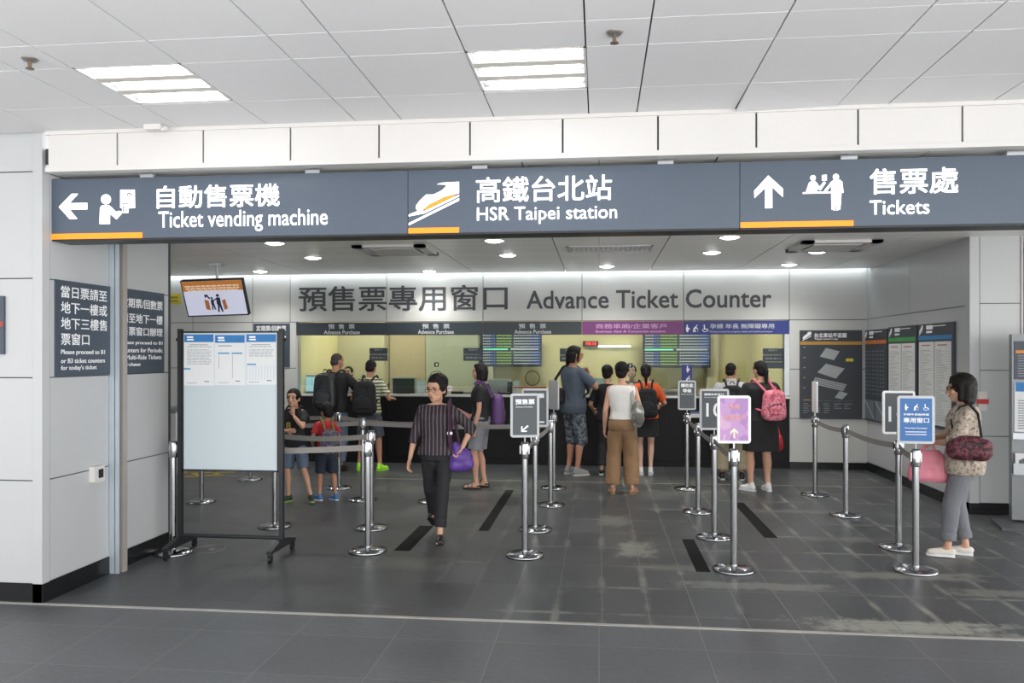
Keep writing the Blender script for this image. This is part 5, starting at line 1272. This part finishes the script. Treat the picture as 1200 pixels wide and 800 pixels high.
def backpack(S, label, m, m2, c=(0, -.20, 1.16), size=(.155, .085, .23), straps=(-1, 1), sm=None, drop=0, yaw=0):
    o = worn(S, 'backpack', label, 'backpack', None); sm = sm or m; tr = S.tr
    T_ = Matrix.Translation(tr(c)) @ Matrix.Rotation(R(yaw), 4, 'Z'); sx, sy, sz = size; q = MB(); P = lambda v: T_ @ Vector(v)
    q.ell(P((0, 0, -.02)), (sx, sy * .95, sz * .9), T_.to_3x3().to_4x4()); 
    for s in (-1, 1):
        q.cap(P((s * sx * .62, 0, -sz * .72)), P((s * sx * .55, 0, sz * .62)), sy * .86, sy * .72)
    q.cap(P((-sx * .5, 0, -sz * .75)), P((sx * .5, 0, -sz * .75)), sy * .9, sy * .9); q.cap(P((-sx * .4, 0, sz * .7)), P((sx * .4, 0, sz * .7)), sy * .7, sy * .7)
    grow(q, 'body', m, o, .010, 2, S.k, .006, 10)
    q = MB(); q.ell(P((0, -sy * .78, -sz * .36)), (sx * .74, sy * .30, sz * .40), T_.to_3x3().to_4x4()); q.cap(P((-sx * .5, -sy * .78, -sz * .62)), P((sx * .5, -sy * .78, -sz * .62)), sy * .26, sy * .26); q.cap(P((-sx * .5, -sy * .78, -sz * .2)), P((sx * .5, -sy * .78, -sz * .2)), sy * .24, sy * .24); grow(q, 'pocket', m2, o, .009, 2, S.k, .004, 12)
    q = MB(); q.path([P((sx * .7 * math.cos(a), -sy * (.86 + .1 * math.sin(a)), -sz * .36 + sz * .42 * math.sin(a))) for a in [i * math.pi / 10 for i in range(11)]], .005, 6); scale_build(q, S, 'zip', M_seam, o)
    q = MB(); q.path([P((.03 * math.cos(a), -.0, sz + .012 + .035 * math.sin(a))) for a in [i * math.pi / 8 for i in range(9)]], .007, 6); scale_build(q, S, 'top_handle', sm, o)
    for s in straps:
        q = MB(); sh = tr((s * .105, -.012, 1.455)); pts = [P((s * .07, sy * .3, sz * .75)), tr((s * .085, -.10, 1.43)), sh + Vector((0, -.03, .012)), sh + Vector((0, .035, .008)), tr((s * .112, .095, 1.37)), tr((s * .125, .115, 1.27)), tr((s * .14, .085, 1.18)), tr((s * .145, -.02, 1.12)), P((s * sx * .75, sy * .5, -sz * .55))]
        q2 = [pts[0]]
        for i in range(len(pts) - 1):
            a, b, c_, d = pts[max(0, i - 1)], pts[i], pts[i + 1], pts[min(len(pts) - 1, i + 2)]
            for t_ in (.33, .66, 1):
                q2.append(.5 * ((2 * b) + (c_ - a) * t_ + (2 * a - 5 * b + 4 * c_ - d) * t_ ** 2 + (3 * b - a - 3 * c_ + d) * t_ ** 3))
        for i in range(len(q2) - 1): q.cap(q2[i], q2[i + 1], .017, .017, 8)
        grow(q, 'strap', sm, o, .009, 1, S.k)
    return o
def at(px, py): c = atZ(px, py, 0); return (c.x, c.y)
def face_cam(loc, extra=0): return math.atan2(-(0 - loc[0]) * -1, 1) * 0 + R(extra)
M_blk = mat('black cotton', '1d1d20', .85, 0, .12, 10); M_blk2 = mat('black trousers', '1f1f23', .8, 0, .1, 10); M_jean = mat('faded denim', '5c6b80', .85, 0, .25, 14); M_khaki = mat('khaki cotton', '9a9078', .85, 0, .08)
M_whitec = mat('white cotton', 'e4e2de', .85, 0, .03); M_greyc = mat('grey cotton', '84868c', .85, 0, .06)
D = 180

# walking woman in striped blouse
M_stripe = ramp_mat('dark blouse with plum and grey stripes', t_wave(9, 'X', .6), [(0, '241c23'), (.6, '4a2f3d'), (.74, '261e25'), (.9, '6c646c')], .75)
p1 = person('woman with short black hair in dark striped blouse walking toward the camera', (-1.49, 7.25), R(D + 4), 1.47, True, 1.0, lean=3, head=(-24, 4), headk=1.2, voxel=.0065,
    L=dict(w=(-.275, .06, .97), p=(-1, -.35, -.1), curl=50), Rr=dict(w=(.285, .08, .84), p=(.5, -1, 0), curl=30),
    legL=dict(f=(-.055, .19, .085), pit=6, yaw=5), legR=dict(f=(.075, -.33, .165), pit=-32, yaw=-6, p=(.05, 1, 0)),
    hair=dict(style='short_f'), top=dict(m=M_stripe, sleeve=1.35, sr=.054, hem=.90, off=.02, flare=.02, neck=1.432, name='blouse'), bottom=dict(kind='trousers', m=M_blk2, r=(.092, .07, .062), end=.93, waist=.98),
    shoes=dict(kind='flat', m=mat('black leather', '151516', .35), sole=M_black))
p1.small('eyeglasses', M_lens, lambda q: [q.path([p1.hp((s * .034 + .024 * math.cos(t * math.pi / 8), .098, .002 + .018 * math.sin(t * math.pi / 8))) for t in range(17)], .0022, 6) for s in (-1, 1)] + [q.path([p1.hp((-.011, .1, .006)), p1.hp((.011, .1, .006))], .0022, 6)] + [q.path([p1.hp((s * .058, .094, .004)), p1.hp((s * .078, -.01, .0))], .0022, 6) for s in (-1, 1)])
# purple shoulder bag
M_violet = mat('purple nylon', '5b3b8f', .5, 0, .12, 12); M_plum = mat('plum cloth strap', '4c2c44', .8, 0, .1)
ob = worn(p1, 'handbag', 'purple nylon handbag on the walking woman shoulder', 'handbag'); q = MB()
q.ell((-.265, .055, .86), (.125, .075, .12)); q.cap((-.33, .055, .80), (-.20, .055, .79), .075, .075); q.cap((-.25, .05, .93), (-.20, .06, 1.0), .065, .04); grow(q, 'body', M_violet, ob, .010, 2, p1.k, .012, 12)
q = MB()
for yy in (.03, .08):
    q.path([Vector((-.16, .10, .96)), Vector((-.15, .125, 1.1)), Vector((-.15, .125, 1.28)), p1.tr((-.135, .06, 1.44)), p1.tr((-.135, -.03, 1.46)), p1.tr((-.14, -.10, 1.38)), Vector((-.2, -.1, 1.15)), Vector((-.24, -.02, .97))][::1], 0, flat=(.085, .010, (1, -.2, .1))); break
scale_build(q, p1, 'strap', M_plum, ob)
q = MB(); q.rbox((-.18, .128, 1.12), (-.125, .136, 1.15), .006); scale_build(q, p1, 'buckle', M_alu, ob)

# boy facing camera, hand at his chin
M_boy = mat('black tee with print', '202024', .85)
l2 = at(346, 587); p2 = person('boy in black tee and denim shorts with hand at his chin by the rolling board', l2, R(D - 8), 1.27, False, .92, head=(8, -6), headk=1.22, lean=3,
    L=dict(w=(-.06, .17, 1.34), p=(-1, .3, -1), curl=45, hd=(.2, -.1, 1), n=(0, -1, 0)), Rr=dict(w=(.05, .17, 1.10), p=(1, -.3, -.5), hd=(-1, .15, .1), n=(0, -1, 0), curl=30),
    legL=dict(f=(-.28, .02, .085), yaw=35), legR=dict(f=(.08, .05, .085), yaw=-18), hair=dict(style='short', g=.016), skin=M_skin,
    top=dict(m=M_boy, sleeve=.72, sr=.066, hem=.84, off=.02), bottom=dict(kind='shorts', m=M_jean, r=(.105, .085, .1), end=.47, waist=.95, off=.014), shoes=dict(kind='sneaker', m=mat('dark green black trainer', '2b3a30', .6, 0, .3, 30), sole=mat('lime sole', '8fae5a', .6), lace=M_seam))
q = MB(); put_text(q, '18', Vector((-.07, 0, 1.12)), X, Z, .14, .12, .03); q.v = [tuple(Vector((-v[0] + .05, .155 + .012, v[2])) * p2.k) for v in q.v]; q.build('print', mat('yellow print', 'b5a55a', .7), p2.o)
p2.small('wristwatch', M_black, lambda q: q.cyl(p2.J['wrL'] - Vector((0, 0, .03)), p2.J['wrL'] + Vector((0, 0, .005)), .032))
backpack(p2, 'black backpack worn by the boy with hand at his chin', M_blk, M_blk2, size=(.15, .085, .21), c=(0, -.20, 1.14))

# boy in red tee seen from behind
M_red = mat('red cotton', 'b02c34', .85, 0, .08)
l3 = at(383, 586); p3 = person('small boy in red tee and navy shorts seen from behind', l3, R(22), 1.10, False, .95, head=(28, 4), headk=1.3,
    L=dict(w=(-.24, .14, .98)), hair=dict(style='short', g=.014), top=dict(m=M_red, sleeve=.6, sr=.066, hem=.86, off=.02), bottom=dict(kind='shorts', m=mat('navy cotton', '2a3140', .85), r=(.11, .09, .105), end=.49, waist=.96, off=.014),
    legL=dict(f=(-.13, .02, .085), yaw=40), legR=dict(f=(.15, -.03, .085), yaw=30), shoes=dict(kind='sneaker', m=mat('blue trainer', '3c6fae', .6, 0, .2, 30), sole=M_paper, lace=M_paper), skin=M_skin3)
M_plaid = ramp_mat('grey violet plaid cloth', t_noise(30, 2), [(0, '3e3e4c'), (.46, '6a6878'), (.58, '4e4a60')], .85)
backpack(p3, 'grey violet patterned backpack with green straps on the red shirt boy', M_plaid, M_plaid, sm=mat('olive green webbing', '6c7d3c', .8), size=(.15, .10, .19), c=(.05, -.22, 1.08))

# man in black tee at the counter
l4 = at(392, 552); p4 = person('man with cropped hair in black tee and denim at the left window', l4, R(-12), 1.70, False, 1.12, lean=5, head=(-25, 10), hair=dict(style='short', g=.004, m=M_hair2), skin=M_skin3,
    L=dict(w=(-.2, .3, 1.06)), Rr=dict(w=(.22, .34, 1.09), p=(1, -.4, -.4), hd=(0, 1, .1), n=(0, 0, -1)), top=dict(m=M_blk, sleeve=.8, sr=.066, hem=.86, off=.018), bottom=dict(kind='trousers', m=M_jean, r=(.1, .072, .066), waist=.98), shoes=dict(kind='sneaker', m=M_blackmetal, sole=M_black, lace=M_seam), face=False)
p4.small('wristwatch', M_alu, lambda q: q.cyl(p4.J['wrR'] - Vector((0, .045, 0)), p4.J['wrR'] - Vector((0, .015, 0)), .036))
backpack(p4, 'large black backpack with grey panel on the man with cropped hair', M_blackmetal, mat('dark grey nylon', '34363c', .6), size=(.16, .11, .26), c=(-.02, -.24, 1.16))

# clerk behind the left window
l5 = (-4.10, 13.02); p5 = person('clerk with tied hair and white collar leaning behind the left window', l5, R(D - 20), 1.5, True, .95, head=(20, -18), lean=12, skin=M_skin2,
    L=dict(w=(-.14, .32, 1.06), p=(-1, -.2, -.5)), Rr=dict(w=(.14, .32, 1.06), p=(1, -.2, -.5)), hair=dict(style='tied'), top=dict(m=M_whitec, sleeve=.6, sr=.06, name='blouse'), bottom=dict(kind='trousers', m=M_blk2))
p5.small('scarf', mat('plum scarf', '6c3f5c', .7), lambda q: [q.cap(p5.tr((0, .07, 1.42)), p5.tr((-.03, .125, 1.32)), .028, .016), q.cap(p5.tr((0, .07, 1.42)), p5.tr((.03, .125, 1.32)), .028, .016)])

# man in olive striped tee
M_ol = ramp_mat('white tee with olive stripes', t_wave(6.5, 'Z', 1.5), [(0, 'd8d8c2'), (.5, '5f6647')], .85)
l6 = at(433, 551); p6 = person('man in striped olive tee and grey shorts with bright green shoes', l6, R(-4), 1.60, False, 1.0, lean=4, head=(0, 14), hair=dict(style='short', g=.012), skin=M_skin3, face=False,
    L=dict(w=(-.24, .22, 1.02)), Rr=dict(w=(.24, .30, 1.10), hd=(0, 1, .1), n=(0, 0, -1)), top=dict(m=M_ol, sleeve=.75, sr=.066, off=.016), bottom=dict(kind='shorts', m=mat('slate shorts', '4b515a', .85), r=(.1, .08, .095), end=.46, waist=.97, off=.014),
    legL=dict(f=(-.17, 0, .085), yaw=25), legR=dict(f=(.17, 0, .085), yaw=-25), shoes=dict(kind='sneaker', m=mat('neon green mesh', 'a2e83c', .6, 0, .15, 30), sole=mat('neon green sole', '8fd62f', .6), lace=M_blackmetal))
backpack(p6, 'black backpack worn over the olive striped tee', M_blk, M_blk2, size=(.17, .11, .25), c=(0, -.23, 1.14))

# woman in black tee, side view facing left
l7 = at(564, 572); p7 = person('woman in black tee and grey shorts standing side on in the queue', l7, R(86), 1.57, True, 1.0, head=(2, 2), hair=dict(style='bob'), skin=M_skin,
    L=dict(w=(-.20, .05, .85), p=(-.3, -1, 0)), Rr=dict(w=(.10, .20, .96), p=(.6, -1, 0), hd=(-.2, 1, -.1), n=(-1, 0, 0)), top=dict(m=M_blk, sleeve=.62, sr=.058, hem=.93, off=.014), bottom=dict(kind='shorts', m=M_greyc, r=(.098, .085, .098), end=.44, waist=1.0, off=.014),
    legL=dict(f=(-.09, .05, .085)), legR=dict(f=(.09, -.03, .085)), shoes=dict(kind='sandal', m=M_black, sole=mat('black platform', '19191b', .6), sole_h=.03))
p7.small('wristwatch', M_off, lambda q: q.cyl(p7.J['wrL'] + Vector((0, -.006, .0)), p7.J['wrL'] + Vector((0, -.006, .025)), .031))
backpack(p7, 'purple backpack hanging low on the black tee woman', mat('purple backpack cloth', '5a3a70', .6, 0, .15, 10), mat('deep purple pocket', '503364', .6), size=(.14, .09, .22), c=(.04, -.23, 1.08), straps=())
q = MB(); q.path([(-.10, .075, 1.425), (-.10, .02, 1.468), (-.10, -.05, 1.45), (-.095, -.11, 1.38), (-.08, -.19, 1.26)], 0, flat=(.045, .012, (1, 0, .1))); scale_build(q, p7, 'strap', mat('purple backpack cloth', '5a3a70'), bpy.data.objects[[o_.name for o_ in COL.objects if o_.get('label', '').startswith('purple backpack hanging')][0]])
ob = worn(p7, 'folder', 'pink folder held at her hip by the black tee woman', 'folder'); q = MB(); T_ = Matrix.Translation((-.04, .26, .98)) @ Matrix.Rotation(R(25), 4, 'X') @ Matrix.Rotation(R(82), 4, 'Z'); q.rbox((-.12, -.012, -.08), (.12, .012, .08), .02, M=T_); scale_build(q, p7, 'cover', mat('pink card', 'c48a86', .7), ob)
q = MB(); q.box((-.10, -.014, .03), (.10, -.012, .04), M=T_); scale_build(q, p7, 'band', mat('dusty pink band', 'a8706f', .7), ob)

# tall man with shoulder-length hair
M_slate = mat('slate blue tee cloth', '4d5764', .85, 0, .1, 8)
M_camo = ramp_mat('grey camouflage cloth', t_noise(16, 2), [(0, '353b44'), (.45, '555e69'), (.55, '7b8288'), (.62, '41474e')], .85)
l8 = at(672, 556); p8 = person('tall man with shoulder length hair in slate tee and camouflage shorts', l8, R(-52), 1.80, False, 1.03, head=(-18, 4), hair=dict(style='shag'), skin=M_skin3,
    L=dict(w=(-.04, .24, 1.16), p=(-.8, .1, -1), hd=(.8, .2, .2), n=(0, -1, 0), curl=40), Rr=dict(w=(.08, .21, 1.33), p=(.9, .2, -1), hd=(-.5, -.2, .8), n=(0, -1, 0), curl=60), top=dict(m=M_slate, sleeve=.8, sr=.068, hem=.82, off=.02, flare=.012), bottom=dict(kind='shorts', m=M_camo, r=(.1, .085, .098), end=.55, waist=.95, off=.014),
    shoes=dict(kind='sneaker', m=mat('grey canvas', '8d8f8f', .8), sole=M_off, lace=M_off))
p8.small('eyeglasses', mat('red brown rim', '6a2f2a', .4), lambda q: [q.path([p8.hp((s * .034 + .024 * math.cos(t * math.pi / 8), .098, .002 + .018 * math.sin(t * math.pi / 8))) for t in range(17)], .003, 6) for s in (-1, 1)] + [q.path([p8.hp((s * .058, .094, .004)), p8.hp((s * .078, -.01, .0))], .003, 6) for s in (-1, 1)])
ob = worn(p8, 'shoulder_bag', 'black shoulder bag hanging at the tall man back', 'bag'); q = MB(); q.ell((-.12, -.18, 1.06), (.13, .07, .10)); q.cap((-.2, -.17, 1.0), (-.04, -.18, 1.0), .06, .06); q.cap((-.2, -.17, 1.11), (-.04, -.18, 1.11), .05, .05); grow(q, 'body', M_blk, ob, .010, 2, p8.k, .006)
q = MB(); q.ell((-.12, -.235, 1.04), (.1, .025, .06)); grow(q, 'pocket', M_blackmetal, ob, .009, 2, p8.k, .004)
q = MB(); pts = [(-.2, -.2, 1.1), (-.18, -.16, 1.28), (-.10, -.10, 1.43), (-.05, 0, 1.485), (0, .09, 1.42), (.10, .14, 1.25), (.18, .11, 1.1), (.17, 0, 1.03), (.05, -.13, 1.04)]; q.path([Vector(p) for p in pts], 0, flat=(.04, .008, (.3, -1, .2))); scale_build(q, p8, 'strap', M_blk, ob)

# person in black behind the white top woman
l9 = at(712, 556); p9 = person('person with short black hair in all black at the middle window', l9, R(-8), 1.52, True, 1.02, head=(-10, 4), hair=dict(style='short_f'), face=False, L=dict(w=(-.25, .2, 1.0)), Rr=dict(w=(.22, .3, 1.08)),
    top=dict(m=M_blk, sleeve=.8, sr=.062, hem=.84), bottom=dict(kind='trousers', m=M_blk2, r=(.1, .08, .08)), shoes=dict(kind='flat', m=M_black, sole=M_off))

# woman in white sleeveless top and brown trousers, from behind
M_brown = mat('brown linen', '8d6f50', .85, 0, .08, 8)
l10 = at(729, 578); p10 = person('woman in white sleeveless top and wide brown trousers seen from behind', l10, R(-3), 1.58, True, 1.0, head=(-12, 2), hair=dict(style='short_f'), face=False, skin=M_skin,
    L=dict(w=(-.23, .03, .86)), Rr=dict(w=(.19, .12, .98)), top=dict(m=M_whitec, sleeve=0, hem=.98, off=.018, name='top', neck=1.42), bottom=dict(kind='trousers', m=M_brown, r=(.102, .098, .105), end=.96, waist=1.06, off=.012, wr=.009),
    legL=dict(f=(-.12, 0, .085), yaw=8), legR=dict(f=(.13, .0, .085), yaw=-14), shoes=dict(kind='sandal', m=mat('tan strap', 'b58a6a', .6), sole=mat('tan sole', 'a07a5c', .6), straps=1, sole_h=.014))
ob = worn(p10, 'backpack', 'grey and white drawstring bag slung on the white top woman shoulder', 'bag'); M_gb = ramp_mat('grey and white printed cloth', t_noise(12, 2), [(0, '77776f'), (.5, '8a8a84'), (.6, 'c9c7c0')], .8)
q = MB(); q.ell((.20, -.10, 1.06), (.085, .10, .15)); q.cap((.20, -.10, .96), (.19, -.10, 1.18), .085, .055); grow(q, 'body', M_gb, ob, .010, 2, p10.k, .012, 12)
q = MB(); q.ell((.23, -.19, 1.0), (.06, .035, .08)); grow(q, 'pocket', mat('grey pocket cloth', '6e6e68', .8), ob, .009, 2, p10.k, .006)
q = MB(); q.path([(.16, -.13, 1.18), (.13, -.12, 1.32), (.115, -.05, 1.45), (.12, .04, 1.44), (.17, .09, 1.3), (.21, .04, 1.18)], 0, flat=(.045, .008, (.2, -1, .3))); scale_build(q, p10, 'strap', mat('pale grey webbing', 'a5a39c', .8), ob)
q = MB(); q.path([(.19, -.19, .94), (.18, -.19, .8), (.19, -.18, .72)], 0, flat=(.022, .005, (0, -1, .1))); scale_build(q, p10, 'loose_strap', mat('grey pocket cloth', '6e6e68'), ob)

# clerk with hairband behind the middle window
p11 = person('clerk with hairband looking down behind the window beside number three plate', (.54, 13.0), R(D - 10), 1.52, True, .95, head=(5, -24), lean=10, skin=M_skin2, hair=dict(style='tied'), L=dict(w=(-.14, .32, 1.06), p=(-1, -.2, -.5)), Rr=dict(w=(.14, .32, 1.06), p=(1, -.2, -.5)),
    top=dict(m=mat('grey uniform', '777a7c', .8), sleeve=1.6, sr=.05, name='jacket'), bottom=dict(kind='trousers', m=M_blk2))
p11.small('hairband', M_off, lambda q: q.path([p11.hp((.088 * math.cos(a), .035, .03 + .098 * math.sin(a))) for a in [i * math.pi / 14 for i in range(15)]], .008, 8))

# girl in orange tee
M_or = mat('orange cotton', 'e0602c', .85, 0, .06)
l12 = at(757, 556); p12 = person('girl in orange tee and black skirt seen from behind at the window', l12, R(2), 1.54, True, .98, head=(-4, 4), hair=dict(style='pony', len=.1), face=False, skin=M_skin2,
    L=dict(w=(-.22, .28, 1.03)), Rr=dict(w=(.26, .26, 1.06)), top=dict(m=M_or, sleeve=.85, sr=.068, off=.018), bottom=dict(kind='skirt', m=M_blk, hem=.60, flare=.02, waist=.98), legL=dict(f=(-.08, 0, .085)), legR=dict(f=(.07, 0, .085)), shoes=dict(kind='flat', m=mat('white canvas shoe', 'e6e4e2', .7), sole=M_paper))
backpack(p12, 'black backpack over the orange tee', M_blk, M_blk2, size=(.15, .09, .22), c=(0, -.21, 1.14))
for n_ in 'LR': p12.small('sock', mat('white sock', 'e4e4e2', .8), lambda q: q.cap(p12.fpos(n_, (0, 0, .085)), p12.fpos(n_, (0, 0, .10)), .036, .037))

# man with black backpack and khaki trousers
M_ltee = mat('pale grey tee', 'b9babb', .85, 0, .05)
l13 = at(857, 562); p13 = person('balding man in pale tee and khaki trousers at the blue window', l13, R(-6), 1.57, False, 1.08, head=(-22, 2), hair=dict(style='short', g=.003, m=M_hair), face=False, skin=M_skin3, L=dict(w=(-.24, .2, 1.0)), Rr=dict(w=(.24, .26, 1.04)),
    top=dict(m=M_ltee, sleeve=.8, sr=.068, off=.018, collar=M_ltee), bottom=dict(kind='trousers', m=M_khaki, r=(.102, .085, .085), waist=.98), legL=dict(f=(-.13, 0, .085)), legR=dict(f=(.15, 0, .085)), shoes=dict(kind='sneaker', m=M_blackmetal, sole=M_off, lace=M_seam))
backpack(p13, 'black backpack over the pale tee of balding man', M_blk, M_blk2, size=(.15, .09, .22), c=(0, -.21, 1.18))

# woman in black dress with pink backpack
M_pinkp = ramp_mat('pink mottled cloth', t_noise(22, 2), [(0, 'c05a6c'), (.44, 'd9798a'), (.56, 'e8a2ac'), (.62, '9c3f54')], .8)
l14 = at(891, 575); p14 = person('woman in short black dress with long ponytail and white trainers', l14, R(14), 1.60, True, 1.2, head=(16, 2), hair=dict(style='pony', len=.2), skin=M_skin, L=dict(w=(-.22, .24, 1.05)), Rr=dict(w=(.27, .18, .98)),
    top=dict(m=M_blk, sleeve=.75, sr=.062, off=.016, hem=.86, name='dress_top'), bottom=dict(kind='skirt', m=M_blk, hem=.54, flare=.015, waist=1.05, off=.016), legL=dict(f=(-.12, .02, .085), yaw=30), legR=dict(f=(.1, -.02, .085), yaw=-4), shoes=dict(kind='sneaker', m=mat('white trainer', 'e2e2e2', .6), sole=M_paper, lace=M_off))
backpack(p14, 'pink mottled backpack on the woman in black dress', M_pinkp, M_pinkp, sm=mat('pink webbing', 'd9707f', .8), size=(.15, .09, .18), c=(.07, -.25, 1.16))
ob = worn(p14, 'shopping_bag', 'red plastic bag hanging beside the black dress woman', 'bag'); q = MB(); q.ell((.31, .12, .62), (.06, .08, .12)); q.cap((.31, .12, .58), (.30, .15, .84), .07, .02); grow(q, 'body', mat('red plastic film', 'c02434', .4, 0, .1), ob, .010, 2, p14.k, .01, 14)
q = MB(); q.path([(.29, .14, .82), (.285, .17, .9), (.28, .18, .95), (.31, .17, .9), (.315, .15, .82)], .007, 6); scale_build(q, p14, 'handle', mat('red plastic film', 'c02434'), ob)

# waiting woman at right
M_floral = ramp_mat('beige blouse with small print', t_noise(38, 3), [(0, '7d6f66'), (.42, 'a99c8e'), (.55, 'bfb4a6'), (.64, '8c7a74')], .85)
l15 = at(1129, 652); p15 = person('woman in beige print blouse waiting side on at right with glasses', l15, R(72), 1.50, True, 1.06, head=(2, 2), headk=1.16, hair=dict(style='bob', g=.02), skin=M_skin, voxel=.0062,
    L=dict(w=(-.03, .24, 1.08), p=(-1, -.5, -.6), hd=(.7, .6, .0), n=(.3, -.5, -.6), curl=40), Rr=dict(w=(.03, .27, 1.12), p=(1, -.4, -.8), hd=(-.7, .5, -.1), n=(-.4, -.6, -.3), curl=40),
    top=dict(m=M_floral, sleeve=1.25, sr=.066, hem=.80, off=.024, flare=.035, name='blouse', wr=.01), bottom=dict(kind='trousers', m=mat('grey trousers cloth', '6f7076', .85, 0, .06), r=(.098, .075, .066), end=.91, waist=.95),
    legL=dict(f=(-.09, .14, .085), yaw=0), legR=dict(f=(.09, -.03, .085), yaw=-2), shoes=dict(kind='flat', m=mat('cream canvas shoe', 'd6d2c8', .8), sole=M_paper))
p15.small('eyeglasses', M_lens, lambda q: [q.path([p15.hp((s * .034 + .024 * math.cos(t * math.pi / 8), .098, .002 + .018 * math.sin(t * math.pi / 8))) for t in range(17)], .0025, 6) for s in (-1, 1)] + [q.path([p15.hp((s * .058, .094, .004)), p15.hp((s * .084, .0, .004))], .0025, 6) for s in (-1, 1)])
M_maroon = ramp_mat('maroon quilted print', t_noise(28, 3), [(0, '33151c'), (.45, '5a2a34'), (.56, '7d3f4b'), (.63, '24100f')], .7)
ob = worn(p15, 'handbag', 'maroon patterned handbag under the waiting woman arm', 'handbag'); q = MB(); q.cap((-.29, -.14, 1.08), (-.29, .09, 1.08), .075, .075); q.cap((-.29, -.13, 1.03), (-.29, .09, 1.03), .08, .08); q.cap((-.29, -.09, 1.13), (-.29, .04, 1.13), .05, .05); grow(q, 'body', M_maroon, ob, .010, 2, p15.k, .006, 12)
q = MB(); q.path([(-.362, -.13, 1.10), (-.366, -.03, 1.11), (-.362, .07, 1.10)], .006, 6); scale_build(q, p15, 'zip', M_seam, ob)
q = MB(); q.path([(-.29, -.12, 1.13), (-.26, -.11, 1.25), (-.18, -.10, 1.38), (-.13, -.03, 1.462), (-.12, .04, 1.43), (-.15, .115, 1.30), (-.21, .09, 1.16)], 0, flat=(.022, .008, (1, 0, .3))); scale_build(q, p15, 'strap', M_blk, ob)
M_pinkb = mat('pink plastic bag', 'd98092', .45, 0, .08, 6)
ob = worn(p15, 'shopping_bag', 'pink plastic bag hanging from the waiting woman hands', 'bag'); q = MB(); q.loft([[Vector((.0 + .075 * sx_ * math.copysign(abs(math.cos(a)) ** .6, math.cos(a)), .30 + sy_ * math.copysign(abs(math.sin(a)) ** .6, math.sin(a)), z)) for a in [i * math.pi / 10 for i in range(20)]] for z, sx_, sy_ in ((.70, .7, .17), (.74, 1, .185), (.86, .9, .165), (.96, .5, .13), (1.0, .3, .10))]); grow(q, 'body', M_pinkb, ob, .010, 2, p15.k, .012, 10)
q = MB()
for yy in (-.06, .06): q.path([(.0, .30 + yy, .98), (.0, .29 + yy * .5, 1.06), (.0, .285, 1.12)], 0, flat=(.03, .006, (1, 0, 0)))
scale_build(q, p15, 'handle', M_pinkb, ob)
bpy.data.objects.remove(_to)
